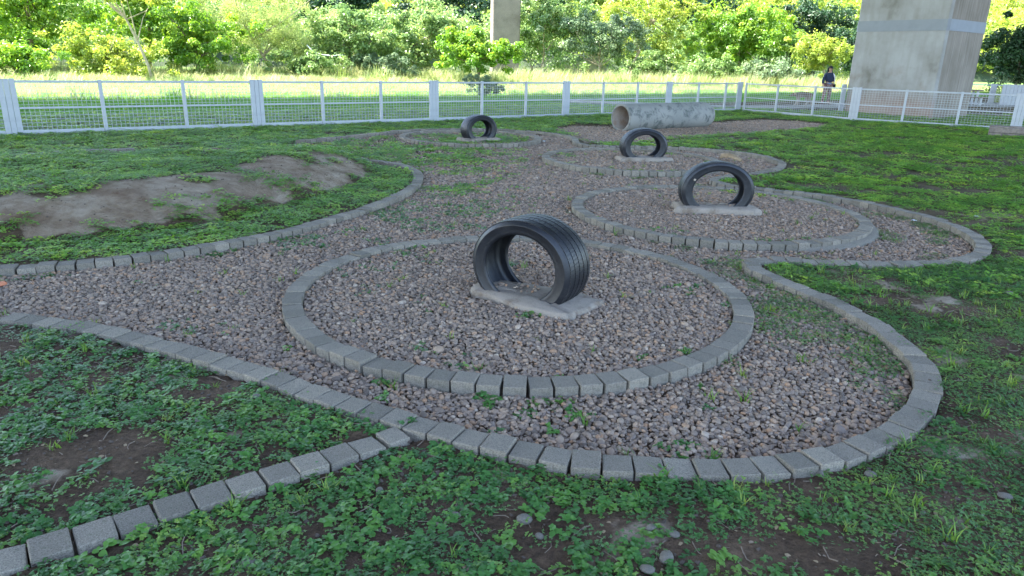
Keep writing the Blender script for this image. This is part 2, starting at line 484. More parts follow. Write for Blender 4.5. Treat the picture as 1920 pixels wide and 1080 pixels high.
def m_pier():
    t = NT('pier_concrete')
    tc = t.n('TexCoord')
    mp = t.n('Mapping')
    mp.inputs['Scale'].default_value = (1.0, 1.0, 0.12)
    t.l(tc.outputs['Object'], mp.inputs[0])
    st = t.n('TexNoise')
    st.inputs['Scale'].default_value = 5.5
    st.inputs['Detail'].default_value = 7
    t.l(mp.outputs[0], st.inputs[0])
    a = t.noise(0.75, 6, 0.62)
    base = t.ramp(a, [(0.30, (0.170, 0.159, 0.137)), (0.43, (0.270, 0.265, 0.247)), (0.58, (0.325, 0.323, 0.310)), (0.8, (0.360, 0.359, 0.347))])
    base = t.mix(base, t.ramp(st.outputs[0], [(0.30, (0.78, 0.75, 0.70)), (0.6, (1.0, 1.0, 1.0))]), 0.55, 'MULTIPLY')
    # rusty brown blotches low down and a pink splash band of mud at the foot
    sx = t.n('SeparateXYZ')
    t.l(tc.outputs['Object'], sx.inputs[0])
    z = sx.outputs[2]
    b = t.noise(0.9, 5, 0.6, dist=0.3)
    low = t.n('MapRange'); t.l(z, low.inputs[0])
    low.inputs[1].default_value = 2.6; low.inputs[2].default_value = 1.2
    blot = t.math('MULTIPLY', low.outputs[0], t.ramp(b, [(0.54, (0, 0, 0)), (0.66, (0.5, 0.5, 0.5))]))
    base = t.mix(base, (0.17, 0.115, 0.07), blot)
    ft = t.n('MapRange'); t.l(t.math('ADD', z, t.math('MULTIPLY', b, 0.7)), ft.inputs[0])
    ft.inputs[1].default_value = 1.25; ft.inputs[2].default_value = 0.7
    base = t.mix(base, (0.34, 0.19, 0.13), t.math('MULTIPLY', ft.outputs[0], 0.5))
    # formwork joints
    fw = t.n('TexWave', wave_type='BANDS', bands_direction='X')
    fw.inputs['Scale'].default_value = 0.33
    fw.inputs['Distortion'].default_value = 0.4
    t.l(tc.outputs['Object'], fw.inputs[0])
    base = t.mix(base, (0.14, 0.13, 0.115), t.ramp(fw.outputs['Fac'], [(0.0, (0.5, 0.5, 0.5)), (0.006, (0, 0, 0))]))
    t.col(base)
    t.rough(0.9, 0.2)
    t.bump(st.outputs[0], 0.2, 0.01)
    return t.m
MAT_PIER = m_pier()
def m_boards():
    t = NT('board_marked_concrete')
    tc = t.n('TexCoord'); mp = t.n('Mapping')
    mp.inputs['Scale'].default_value = (1.0, 1.0, 0.05)
    t.l(tc.outputs['Object'], mp.inputs[0])
    st = t.n('TexNoise'); st.inputs['Scale'].default_value = 14; st.inputs['Detail'].default_value = 6
    t.l(mp.outputs[0], st.inputs[0])
    a = t.noise(0.8, 5, 0.6)
    base = t.ramp(a, [(0.3, (0.185, 0.158, 0.125)), (0.7, (0.27, 0.235, 0.195))])
    base = t.mix(base, t.ramp(st.outputs[0], [(0.32, (0.68, 0.66, 0.63)), (0.62, (1.08, 1.07, 1.06))]), 0.8, 'MULTIPLY')
    t.col(base); t.rough(0.9, 0.2); t.bump(st.outputs[0], 0.3, 0.01)
    return t.m
MAT_BOARDS = m_boards()
MAT_BAND = plain('grout_band', (0.215, 0.23, 0.245), 0.8, 0.06, 4, 0.05)
MAT_FARPIER = m_concrete('far_pier_concrete', (0.24, 0.205, 0.175), (0.17, 0.142, 0.118), 0.3)
MAT_DECK = m_concrete('deck_concrete', (0.42, 0.41, 0.39), (0.3, 0.29, 0.27), 0.1)
MAT_BARK = m_concrete('bark', (0.20, 0.155, 0.115), (0.10, 0.075, 0.055), 1.2)
MAT_PALEBARK = m_concrete('pale_bark', (0.42, 0.36, 0.28), (0.25, 0.2, 0.15), 1.2)
MAT_PATH = m_concrete('path_concrete', (0.294, 0.287, 0.273), (0.224, 0.217, 0.203), 0.5)
MAT_WOOD = plain('weathered_timber', (0.19, 0.155, 0.13), 0.8, 0.35, 12, 0.3)
MAT_TAN = plain('tan_timber', (0.55, 0.29, 0.12), 0.6, 0.2, 6)
MAT_STONE = plain('stone', (0.135, 0.118, 0.095), 0.8, 0.25, 18, 0.2)
MAT_HUSK = plain('dry_husk', (0.260, 0.186, 0.110), 0.75, 0.35, 14, 0.3)
MAT_CLOD = plain('soil_clod', (0.085, 0.064, 0.050), .95, .3, 30, 0)
MAT_TWIG = plain('dead_stem', (0.20, 0.15, 0.11), 0.9, 0.3, 40, 0)
MAT_PAPER = plain('paper', (0.75, 0.76, 0.78), 0.7, 0.05, 20, 0)
MAT_BRICKRED = plain('red_brick', (0.45, 0.17, 0.09), 0.85, 0.2, 20, 0.2)
# leaves
MAT_LEAF_A = leaf_mat('broad_leaf', [(0.0, (0.053, 0.145, 0.042)), (0.5, (0.077, 0.203, 0.051)), (0.85, (0.113, 0.257, 0.053)), (1.0, (0.166, 0.310, 0.063))], 0.3, 0.42)
MAT_LEAF_B = leaf_mat('creeping_leaf', [(0.0, (0.066, 0.151, 0.051)), (0.55, (0.100, 0.208, 0.063)), (1.0, (0.173, 0.289, 0.063))], 0.33, 0.42)
MAT_LEAF_L = leaf_mat('lawn_leaf', [(0.0, (0.087, 0.211, 0.041)), (0.45, (0.160, 0.337, 0.059)), (0.8, (0.231, 0.422, 0.069)), (1.0, (0.348, 0.478, 0.090))], 0.4, 0.45)
MAT_BLADE = leaf_mat('grass_blade', [(0.0, (0.08, 0.16, 0.03)), (0.6, (0.13, 0.24, 0.035)), (1.0, (0.20, 0.27, 0.06))], 0.35, 0.5)
MAT_STRAW = leaf_mat('meadow_blade', [(0.0, (0.18, 0.26, 0.08)), (0.5, (0.30, 0.36, 0.15)), (1.0, (0.44, 0.43, 0.24))], 0.35, 0.55)
MAT_SHADEGRASS = leaf_mat('tall_grass_blade', [(0.0, (0.065, 0.19, 0.035)), (0.6, (0.10, 0.27, 0.045)), (1.0, (0.18, 0.32, 0.065))], 0.4, 0.5)

# ================================================================== GROUND
def axis(lo, f0, f1, hi, fine, grow):
    a = list(np.arange(f0, f1 + 1e-6, fine))
    st, x = fine, f1
    while x < hi:
        st *= grow; x = min(x + st, hi); a.append(x)
    st, x, b = fine, f0, []
    while x > lo:
        st *= grow; x = max(x - st, lo); b.append(x)
    return np.array(b[::-1] + a)
gx = axis(-400, -5.5, 5.0, 400, 0.05, 1.09)
gy = axis(-60, 1.2, 11.0, 500, 0.05, 1.07)
GX, GY = np.meshgrid(gx, gy)
gm = in_gravel(GX, GY)
GZ = ground_z(GX, GY, gm)
nearm = (np.abs(GX) < 7.2) & (GY > 1.2) & (GY < 12.5)
kd0 = np.full(GX.shape, 9.0)
_x, _y = GX[nearm], GY[nearm]
_d = np.min([np.abs(np.hypot(_x - c[0], _y - c[1]) - r_) for c, r_ in RINGS], 0)
for ln in (L1, K1, SP):
    _d = np.minimum(_d, pdist(_x, _y, ln))
kd0[nearm] = _d
GZ = np.where(kd0 < 0.05, np.minimum(GZ, 0.022), GZ)
far = across(GX, GY)
GZ = np.where(far > 19.5, 0.0 + 0.15 * (fbm(GX, GY, 0.12, 4) - 0.5) * sstep(19.5, 26, far), GZ)
GZ = np.where(np.hypot(GX, GY) > 150, -0.2, GZ)
md = mound_in(GX, GY)
def bare_mask(x, y, d=None):
    if d is None:
        d = mound_in(x, y)
    n = fbm(x, y, 1.6, 21)
    n_b = fbm(x, y, 4.5, 23, 3)
    face = sstep(0.0, 0.22, d + (n_b - .5) * .5) * sstep(1.0, 0.6, d + (n - 0.5) * 1.2 + (n_b - .5) * .9) * sstep(9.9, 8.9, y)
    return face
bare = bare_mask(GX, GY, md)
bare = np.where(gm, .35, bare)
lawnm = ((~gm) & (GY > 5) & (far < 20)).astype(float) * sstep(4.5, 9, GY) * (1 - bare)
zone = np.stack([bare, lawnm, sstep(19.5, 21, far), np.ones_like(bare)], -1)
ny, nx = GX.shape
ii = np.arange(ny * nx).reshape(ny, nx)
quads = np.stack([ii[:-1, :-1], ii[:-1, 1:], ii[1:, 1:], ii[1:, :-1]], -1).reshape(-1, 4)
gme = np_mesh('ground', np.stack([GX, GY, GZ], -1).reshape(-1, 3), quads, MAT_GROUND, True,
              {'zone': ('POINT', 'FLOAT_COLOR', zone.reshape(-1, 4))})
tag(link('ground', gme), kind='structure')

# paved path behind the fence
path = MB()
pth = [(2.0, 28.1), (8.0, 26.9), (11.0, 28.2), (14.2, 30.6), (19, 33.0), (30, 36.5)]
for a, b in zip(pth[:-1], pth[1:]):
    v = Vector((b[0] - a[0], b[1] - a[1], 0)); w = v.normalized().cross(Vector((0, 0, 1))) * 0.75
    path.add([(a[0] - w.x, a[1] - w.y, 0.085), (a[0] + w.x, a[1] + w.y, 0.085), (b[0] + w.x, b[1] + w.y, 0.085), (b[0] - w.x, b[1] - w.y, 0.085)], [(0, 1, 2, 3)])
    path.add([(a[0] + w.x, a[1] + w.y, 0.085), (a[0] + w.x, a[1] + w.y, -0.15), (b[0] + w.x, b[1] + w.y, -0.15), (b[0] + w.x, b[1] + w.y, 0.085)], [(0, 1, 2, 3)])
po = path.build('path', MAT_PATH)
tag(po, kind='structure')

# wooded rise far behind
hx = np.linspace(-150, 190, 70); hy = np.linspace(0, 1, 20)
HXs, HT = np.meshgrid(hx, hy)
base_y = 92 + 0.42 * (HXs - 0)
base_y = np.maximum(base_y, 66)
HY = base_y + HT * 150
HZ = -0.5 + 46 * HT ** 0.85 * (0.8 + 0.4 * fbm(HXs, HY, 0.02, 3))
hi_ = np.arange(HXs.size).reshape(HXs.shape)
hq = np.stack([hi_[:-1, :-1], hi_[:-1, 1:], hi_[1:, 1:], hi_[1:, :-1]], -1).reshape(-1, 4)
MAT_HILL = plain('hill_soil', (0.025, 0.045, 0.015), 0.95, 0.5, 0.2, 0)
tag(link('hill', np_mesh('hill', np.stack([HXs, HY, HZ], -1).reshape(-1, 3), hq, MAT_HILL, True)), kind='structure')

# ================================================================== VIADUCT (its deck shades the yard)
via = empty('viaduct', (13.47, 25.32, 0), R(36))
tag(via, 'tall concrete viaduct pier with a blue grey band behind the right fence', 'viaduct')
# local x along the viaduct, local y across it, away from the camera
PXL, PYL = 2.58, 3.0
pm = MB()
levels = [(-0.3, 1.0), (2.95, 1.0), (6, 1.012), (12.8, 1.04)]
def prect(s, inset=0.0, ch=0.07):
    x, y = PXL / 2 * s + inset, PYL / 2 * s + inset
    return [(x - ch, -y), (x, -y + ch), (x, y - ch), (x - ch, y), (-x + ch, y), (-x, y - ch), (-x, -y + ch), (-x + ch, -y)]
vs = [(p[0], p[1], z) for z, s in levels for p in prect(s)]
fs = [(i * 8 + k, i * 8 + (k + 1) % 8, (i + 1) * 8 + (k + 1) % 8, (i + 1) * 8 + k) for i in range(len(levels) - 1) for k in range(8)]
pm.add(vs, fs)
pier = pm.build('pier', MAT_PIER, via)
pier.data.materials.append(MAT_BOARDS)
for i_, p_ in enumerate(pier.data.polygons):
    if i_ % 8 in (3, 7):
        p_.material_index = 1
bm_ = MB()
vs = [(p[0], p[1], z) for z, ins in ((2.72, 0.0), (2.72, 0.012), (3.06, 0.012), (3.06, 0.0)) for p in prect(1.0, ins)]
bm_.add(vs, [(i * 8 + k, i * 8 + (k + 1) % 8, (i + 1) * 8 + (k + 1) % 8, (i + 1) * 8 + k) for i in range(3) for k in range(8)])
bm_.build('band', MAT_BAND, pier)
cap = MB(); cap.box((0, 2.0, 13.9), (3.4, 30, 2.2), 0, 0.2)
cap.build('crosshead', MAT_PIER, via)
dk = MB(); dk.box((0, 2.6, 17.0), (170, 36, 0.6))
dk.build('deck', MAT_DECK, via)
for k in range(8):
    g = MB(); g.box((0, 2.6 - 15.75 + 4.5 * k, 15.84), (170, 1.0, 1.7))
    g.build('girder', MAT_DECK, via)
for s in (-1, 1):
    g = MB(); g.box((0, 2.6 + s * 17.7, 17.75), (170, 0.35, 0.9))
    g.build('parapet', MAT_DECK, via)

# a slimmer pier far behind the trees
fp = MB(); fp.box((0, 0, 9.7), (2.35, 0.9, 20), 0, 0.08)
o = fp.build('far_pier', MAT_FARPIER, None, False, (-1.1, 62.0, 0), R(14))
tag(o, 'slim pale concrete pier standing far behind among the trees', 'pier')

# ================================================================== KERBS
def brick_mesh(k):
    b = MB()
    b.box((0, 0, -0.055), (0.1088, 0.120, 0.11), 0, 0.0035)
    q = np.array(b.v) + np.random.default_rng(k).normal(0, 0.0013, (len(b.v), 3))
    b.v = [tuple(p) for p in q]
    return b.mesh('brick', MAT_BRICK)
BRICKS = [brick_mesh(k) for k in range(5)]
def lay(parent, pts, angs, top=KERB_TOP, zfun=None):
    for (x, y), a in zip(pts, angs):
        o = bpy.data.objects.new('brick', BRICKS[int(rng.integers(5))])
        z = top if zfun is None else zfun(x, y)
        o.location = (x + rng.normal(0, .0012), y + rng.normal(0, .0015), z + rng.normal(0, .0038))
        o.rotation_euler = (rng.normal(0, .026), rng.normal(0, .026), a + rng.normal(0, .024))
        COL.objects.link(o)
        o.parent = parent
ring_labels = ['large ring of grey kerb bricks round the nearest tyre hoop', 'ring of grey kerb bricks round the second tyre hoop',
               'ring of grey kerb bricks round the third tyre hoop by the pipe', 'farthest ring of kerb bricks, weedy inside, near the white fence']
ring_objs = []
for (c, rad), lb in zip(RINGS, ring_labels):
    e = tag(empty('brick_ring', (0, 0, 0)), lb, 'kerb', 'brick rings round the tyre hoops')
    n = int(round(2 * math.pi * rad / 0.1165))
    ph = rng.random()
    an = np.array([2 * math.pi * (k + ph) / n for k in range(n)])
    pts = np.c_[c[0] + rad * np.cos(an), c[1] + rad * np.sin(an)]
    lay(e, pts, an + math.pi / 2, KERB_TOP + (.025 if c[1] > 13 else .012 if c[1] > 10 else 0))
    ring_objs.append(e)
# mortar haunch on the outer side of the second ring
hm = MB()
c, rad = RINGS[1]
rows = []
for k in range(15):
    a = R(-75 + 80 * k / 14)
    f = math.sin(math.pi * k / 14) ** 0.5
    w = 0.075 * f * (0.85 + 0.3 * vnoise(k, 0, 0.9, 3))
    rr = rad + 0.06
    rows.append([(c[0] + q * math.cos(a), c[1] + q * math.sin(a), z) for q, z in ((rr - .01, 0.04), (rr + w * .45, 0.034 * f), (rr + w * .9, 0.012), (rr + w + 0.01, -0.03))])
hm.add([p for r_ in rows for p in r_], [(i * 4 + j, i * 4 + j + 1, i * 4 + 5 + j, i * 4 + 4 + j) for i in range(14) for j in range(3)])
hm.build('mortar_haunch', MAT_BRICK, ring_objs[1], True)

e = tag(empty('path_kerb'), 'long winding kerb of grey bricks edging the gravel path on the right', 'kerb')
q, a = resample(L1, 0.1165)
keep = (q[:, 0] > -3.75) | (q[:, 0] < -5.75)
keep |= q[:, 1] < 9
ext, ea = resample([(-4.2, 4.02), (-3.6, 3.88), (-3.2, 3.79), (-2.90, 3.712)], 0.1165)
lay(e, ext, ea)
lay(e, q[keep], a[keep], KERB_TOP, lambda x, y: KERB_TOP + (.028 if (y > 9.6 and x < 0) else .012 if y > 12 else 0))
e = tag(empty('mound_kerb'), 'curved kerb of grey bricks round the earth mound on the left', 'kerb')
q, a = resample(K1, 0.1165)
keep = (q[:, 1] < 10.5) & (q[:, 0] > -4.3) | (q[:, 0] < -20)
lay(e, q[keep], a[keep], KERB_TOP, lambda x, y: KERB_TOP - 0.012 * float(sstep(10.0, 10.5, y)))
e = tag(empty('spur_kerb'), 'short straight kerb of grey bricks running to the bottom left corner', 'kerb')
q, a = resample(SP, 0.1165)
q = q + np.array([0.0, 0.0])
lay(e, q[1:], a[1:], 0.064)
jn = MB(); jn.box((0, 0, -0.055), (0.095, 0.115, 0.11), 0, 0.0045)
jo = jn.build('brick', MAT_BRICK, e, False, (q[0, 0], q[0, 1], 0.062), a[0])
e = tag(empty('lawn_kerb'), 'sunken pale kerb between the lawn and the gravel by the pipe', 'kerb')
q, a = resample(K8, 0.1165)
lay(e, q, a, 0.052)

# ================================================================== TYRES
TYRES = [
    (0.114, 4.350, -0.551, 0.367, 0.700, 0.300, 0.256, (0.13, 4.285), (0.80, 0.41), 'nearest and largest black tyre hoop, tread to the right, set in concrete'),
    (2.107, 7.361, 0.030, 0.387, 0.695, 0.180, 0.260, (2.11, 7.34), (0.82, 0.34), 'second black tyre hoop with a pale scuff, seen almost face on'),
    (2.018, 11.313, 0.171, 0.375, 0.655, 0.219, 0.262, (2.03, 11.28), (0.84, 0.34), 'third black tyre hoop in front of the concrete pipe'),
    (-0.702, 13.58, 0.618, 0.348, 0.650, 0.246, 0.248, (-0.70, 13.55), (0.80, 0.40), 'farthest and smallest black tyre hoop near the white fence')]
SQUASH = (0.85, 0.775, 0.745, 0.78)      # the buried tyres are pressed oval
def tyre_meshes(Rr, k, w, seed, fine):
    n = 120 if fine else 72
    r = Rr * k
    # carcass: bead -> sidewall -> shoulder -> under tread -> other side -> inner liner
    hw = w / 2
    prof = [(r, -hw * .80), (r - .004, -hw * .88), (r + .006, -hw * .93), (r + .022, -hw * .955), (r + .028, -hw * .95), (r + (Rr - r) * .38, -hw * 1.0), (r + (Rr - r) * .60, -hw * 1.0), (r + (Rr - r) * .62, -hw * 1.012), (r + (Rr - r) * .66, -hw * .995), (Rr * .955, -hw * .90), (Rr * .978, -hw * .80)]
    prof += [(Rr * .986, -hw * .55), (Rr * .99, 0)]
    half = prof[:-1]
    prof = prof + [(a, -b) for a, b in half[::-1]]
    prof += [(r + .012, hw * .78), (r + (Rr - r) * .45, hw * .90), (r + (Rr - r) * .80, hw * .78), (Rr * .945, hw * .4), (Rr * .95, 0), (Rr * .945, -hw * .4), (r + (Rr - r) * .80, -hw * .78), (r + (Rr - r) * .45, -hw * .90), (r + .012, -hw * .78)]
    th = np.linspace(0, 2 * np.pi, n, endpoint=False)
    P = np.array(prof)
    m = len(P)
    v = np.stack([P[None, :, 0] * np.cos(th)[:, None], np.repeat(P[None, :, 1], n, 0), P[None, :, 0] * np.sin(th)[:, None]], -1).reshape(-1, 3)
    i, j = np.meshgrid(np.arange(n), np.arange(m), indexing='ij')
    f = np.stack([i * m + j, i * m + (j + 1) % m, ((i + 1) % n) * m + (j + 1) % m, ((i + 1) % n) * m + j], -1).reshape(-1, 4)
    car = np_mesh('tyre', v, f, MAT_RUBBER, True)
    # tread: five ribs cut by slanted sipes
    tb = MB()
    ribs = [(-.86, -.60), (-.53, -.22), (-.15, .15), (.22, .53), (.60, .86)]
    nb = 84 if fine else 48
    for q, (a0, a1) in enumerate(ribs):
        for b in range(nb):
            t0 = 2 * math.pi * (b + 0.35 * (q % 2)) / nb
            t1 = t0 + 2 * math.pi / nb * 0.90
            sl = 0.25 * 2 * math.pi / nb * (1 if q < 2 else -1 if q > 2 else 0)
            def rad_at(s): return Rr * (1.0 - 0.030 * abs(s) ** 3)
            vs = []
            for (aa, sh) in ((a0, 0), (a1, sl)):
                for tt in (t0 + sh, t1 + sh):
                    for dr in (-0.016, 0):
                        rr = rad_at(aa) + dr
                        vs.append((rr * math.cos(tt), aa * hw, rr * math.sin(tt)))
            tb.add(vs, [(1, 3, 7, 5), (0, 1, 5, 4), (2, 6, 7, 3), (0, 2, 3, 1), (4, 5, 7, 6)])
    tr = tb.mesh('tread', MAT_TREAD)
    return car, tr
for k, (x, y, a, Rr, kk, w, zc, sc, ss, lb) in enumerate(TYRES):
    e = tag(empty('tyre_hoop', (x, y, 0), a), lb, 'tyre', 'tyre hoops set in concrete')
    car, tr = tyre_meshes(Rr, kk, w, k, k < 2)
    zz = zc + 0.006
    t = link('tyre', car, e, (0, 0, zz))
    t.scale = (1, 1, SQUASH[k])
    link('tread', tr, t)
    # concrete base with broken edges
    sa = a if k != 1 else -0.05
    nseg = 36
    r2 = np.random.default_rng(40 + k)
    ring_pts = []
    for q in range(nseg):
        th = 2 * math.pi * q / nseg
        c_, s_ = math.cos(th), math.sin(th)
        pw = 0.28
        px_ = math.copysign(abs(c_) ** pw, c_) * ss[0] / 2
        py_ = math.copysign(abs(s_) ** pw, s_) * ss[1] / 2
        jit = 1 + 0.10 * (vnoise(q * .5, k * 5.3, 1.0, 6) - .5) * 2 + .05 * (vnoise(q * 1.0, k * 3.7, 1.7, 8) - .5) * 2
        if k == 0 and px_ < -0.2:
            py_ *= 0.72
        ring_pts.append((px_ * jit, py_ * jit))
    top = (0.070, 0.090, 0.090, 0.085)[k]
    lv = [(1.05, -0.05), (1.03, top * .55), (1.0, top * .9), (0.96, top), (0.6, top + .006), (0.25, top + 0.004)]
    vs = []
    for li, (s_, z_) in enumerate(lv):
        for q, (px_, py_) in enumerate(ring_pts):
            jz = 0.016 * (vnoise(q * .7, li * 3.1 + k, 1.3, 9) - .5)
            vs.append((px_ * s_, py_ * s_, z_ + jz))
    fs = [(i * nseg + q, i * nseg + (q + 1) % nseg, (i + 1) * nseg + (q + 1) % nseg, (i + 1) * nseg + q) for i in range(len(lv) - 1) for q in range(nseg)]
    fs.append(tuple((len(lv) - 1) * nseg + q for q in range(nseg)))
    sb = MB(); sb.add(vs, fs)
    dx, dy = sc[0] - x, sc[1] - y
    ca, sa_ = math.cos(-a), math.sin(-a)
    sb.build('concrete_base', MAT_SLAB, e, True, (dx * ca - dy * sa_, dx * sa_ + dy * ca, 0.012), sa - a)
sf = MB(); sf.tube([(-.262, -.094, .372), (-.255, -.0945, .390)], .012, 8)
sc_o = bpy.data.objects.new('scuff', sf.mesh('scuff', plain('scuff_mark', (.40, .33, .26), .9)))
COL.objects.link(sc_o)
sc_o.parent = [o_ for o_ in bpy.data.objects if o_.name.startswith('tyre_hoop')][1]
# ================================================================== PIPE
pe = empty('concrete_pipe', (2.42, 16.80, 0), R(36.4))
tag(pe, 'long grey concrete pipe lying on gravel, dark lichen blotches, tan inside', 'pipe')
n = 56
Ro, Ri, Lp = 0.325, 0.268, 3.05
prof = [(Ri, 0.0), (Ri + .012, -.008), (Ro - .02, -.008), (Ro - .004, .004), (Ro, .03), (Ro, Lp * .3), (Ro, Lp * .6), (Ro, Lp - .22), (Ro - .012, Lp - .1), (Ro - .05, Lp - .02), (Ro - .08, Lp), (Ri, Lp)]
th = np.linspace(0, 2 * np.pi, n, endpoint=False)
Pf = np.array(prof); m = len(Pf)
v = np.stack([np.repeat(Pf[None, :, 1], n, 0), Pf[None, :, 0] * np.cos(th)[:, None], Pf[None, :, 0] * np.sin(th)[:, None]], -1).reshape(-1, 3)
i, j = np.meshgrid(np.arange(n), np.arange(m - 1), indexing='ij')
f = np.stack([i * m + j, ((i + 1) % n) * m + j, ((i + 1) % n) * m + j + 1, i * m + j + 1], -1).reshape(-1, 4)
link('barrel', np_mesh('barrel', v, f, MAT_PIPE, True), pe, (0, 0, Ro - 0.03))
Pf = np.array([(Ri - .001, 0.001), (Ri - .001, Lp * .5), (Ri - .001, Lp - .001)]); m = 3
v = np.stack([np.repeat(Pf[None, :, 1], n, 0), Pf[None, :, 0] * np.cos(th)[:, None], Pf[None, :, 0] * np.sin(th)[:, None]], -1).reshape(-1, 3)
i, j = np.meshgrid(np.arange(n), np.arange(m - 1), indexing='ij')
f = np.stack([i * m + j, i * m + j + 1, ((i + 1) % n) * m + j + 1, ((i + 1) % n) * m + j], -1).reshape(-1, 4)
link('lining', np_mesh('lining', v, f, MAT_PIPE_IN, True), pe, (0, 0, Ro - 0.03))

# ================================================================== FENCES
FH = 0.965
def wire_mesh_data(L, z0, z1):
    w = MB()
    t = 0.0033
    nv = int(L / 0.072)
    for k in range(1, nv):
        x = L * k / nv
        w.add([(x - t, -t, z0), (x + t, -t, z0), (x + t, t, z0), (x - t, t, z0), (x - t, -t, z1), (x + t, -t, z1), (x + t, t, z1), (x - t, t, z1)],
              [(0, 1, 5, 4), (1, 2, 6, 5), (2, 3, 7, 6), (3, 0, 4, 7)])
    nh = int((z1 - z0) / 0.062)
    for k in range(1, nh):
        z = z0 + (z1 - z0) * k / nh
        w.add([(0, t, z - t), (0, t, z + t), (0, 3 * t, z + t), (0, 3 * t, z - t), (L, t, z - t), (L, t, z + t), (L, 3 * t, z + t), (L, 3 * t, z - t)],
              [(0, 1, 5, 4), (1, 2, 6, 5), (2, 3, 7, 6), (3, 0, 4, 7)])
    return w.mesh('wire_mesh', MAT_WIRE)
_wm = {}
_pl = MB(); _pl.box((0, 0, (FH + .05) / 2 - .06), (0.084, 0.05, FH + .10), 0, 0.005); PLANK = _pl.mesh('plank', MAT_WHITE)
_po = MB(); _po.box((0, 0, (FH + .02) / 2 - .05), (0.062, 0.062, FH + .08), 0, 0.005); POST = _po.mesh('post', MAT_WHITE)
_bar = {}
def bar_mesh(L, d, h):
    kx = (round(L, 3), d, h)
    if kx not in _bar:
        b = MB(); b.box((L / 2, 0, 0), (L, d, h), 0, 0.004)
        _bar[kx] = b.mesh('rail', MAT_WHITE)
    return _bar[kx]
def fence(label, nodes, pillars, z=0.02, group=None, wires=True):
    """nodes: ground points of the uprights; pillars: indices that are plank pillars"""
    f = tag(empty('fence', (nodes[0][0], nodes[0][1], 0)), label, 'fence', group)
    ox, oy = nodes[0]
    for i, (x, y) in enumerate(nodes):
        a_ = nodes[max(i - 1, 0)]; b_ = nodes[min(i + 1, len(nodes) - 1)]
        an = math.atan2(b_[1] - a_[1], b_[0] - a_[0])
        if i in pillars:
            pe_ = bpy.data.objects.new('pillar', None)
            COL.objects.link(pe_); pe_.parent = f
            pe_.location = (x - ox, y - oy, z); pe_.rotation_euler = (0, 0, an)
            for k in (-1, 0, 1):
                link('plank', PLANK, pe_, (k * 0.087, 0, -0.004 * (k == 0)), 0)
        else:
            link('post', POST, f, (x - ox, y - oy, z), an)
    for i in range(len(nodes) - 1):
        x0, y0 = nodes[i]; x1, y1 = nodes[i + 1]
        L = math.hypot(x1 - x0, y1 - y0); an = math.atan2(y1 - y0, x1 - x0)
        s0 = 0.129 if i in pillars else 0.031
        s1 = 0.129 if i + 1 in pillars else 0.031
        Lb = round(L - s0 - s1, 2)
        px_, py_ = x0 - ox + math.cos(an) * s0, y0 - oy + math.sin(an) * s0
        link('rail', bar_mesh(Lb, .04, .042), f, (px_, py_, z + FH - 0.035), an)
        link('rail', bar_mesh(Lb, .03, .034), f, (px_, py_, z + FH * .50), an)
        link('board', bar_mesh(Lb, .035, .075), f, (px_, py_, z + 0.065), an)
        if wires:
            if Lb not in _wm:
                _wm[Lb] = wire_mesh_data(Lb, 0.10, FH - 0.055)
            link('wire_mesh', _wm[Lb], f, (px_, py_, z), an)
    return f
P0 = np.array([-8.80, 12.57]); U = np.array([16.43, 12.58]); U = U / np.linalg.norm(U)
nodes, pil = [], []
t = -4.27
k = 0
while t < 20.69 - 0.5:
    if k % 3 == 0: pil.append(len(nodes))
    nodes.append(tuple(P0 + U * t)); t += 4.27 / 3; k += 1
nodes.append((7.63, 25.15)); pil.append(len(nodes) - 1)
fence('long white post and wire mesh fence along the back of the yard', nodes, pil)
nodes2 = [(7.78, 24.95), (8.50, 23.93), (9.27, 22.83), (10.05, 21.72), (11.13, 20.97), (12.25, 20.20), (13.38, 19.42), (14.6, 18.6), (15.8, 17.8)]
fence('white post and wire mesh fence in front of the viaduct pier', nodes2, [3, 6])
nodes3 = [(19.9, 35.9), (21.3, 35.5), (22.7, 35.1), (24.1, 34.7), (25.5, 34.3), (26.9, 33.9), (28.3, 33.5)]
fence('farther white fence right of the viaduct pier, seen through the mesh', nodes3, [0, 2, 5], wires=False)
# a lone white gate post against the pier's left side
g = empty('gate_post', (11.45, 25.75, 0), R(36))
tag(g, 'white plank gate post standing at the left edge of the pier', 'post')
for k in (-1, 0, 1):
    link('plank', PLANK, g, (k * 0.087, 0, 0.02))

# things beyond the right fence
tb = empty('picnic_table', (20.6, 34.0, 0), R(-12))
tag(tb, 'dark topped picnic table with white legs beyond the right fence', 'table')
b = MB(); b.box((0, 0, .72), (1.5, .7, .06), 0, .01); b.build('table_top', MAT_WOOD, tb)
for sx in (-.55, .55):
    for sy in (-.25, .25):
        b = MB(); b.box((sx, sy, .345), (.09, .09, .69), 0, .008); b.build('leg', MAT_WHITE, tb)
for sy in (-.72, .72):
    b = MB(); b.box((0, sy, .43), (1.5, .26, .05), 0, .01); be = b.build('bench', MAT_WOOD, tb)
    for sx in (-.55, .55):
        b = MB(); b.box((sx, sy, .2), (.09, .16, .41), 0, .008); b.build('leg', MAT_WHITE, be)
bd = empty('notice_board', (23.2, 34.4, 0), R(-14))
tag(bd, 'pale grey slatted board standing behind the far white fence', 'board')
for k in range(6):
    b = MB(); b.box((-.40 + .16 * k, 0, .53), (.15, .03, .95), 0, .004); b.build('slat', MAT_WHITE, bd)
for sx in (-.3, .3):
    b = MB(); b.box((sx, .05, .5), (.06, .06, 1.0), 0, .004); b.build('post', MAT_WHITE, bd)
sg = empty('wooden_sign', (25.9, 35.6, 0), R(-10))
tag(sg, 'tan wooden board with an arched top at the right edge', 'sign')
b = MB()
pts = [(-.45, .0), (.45, .0), (.45, 1.45)] + [(.45 * math.cos(R(q)), 1.45 + .45 * math.sin(R(q))) for q in range(15, 180, 15)] + [(-.45, 1.45)]
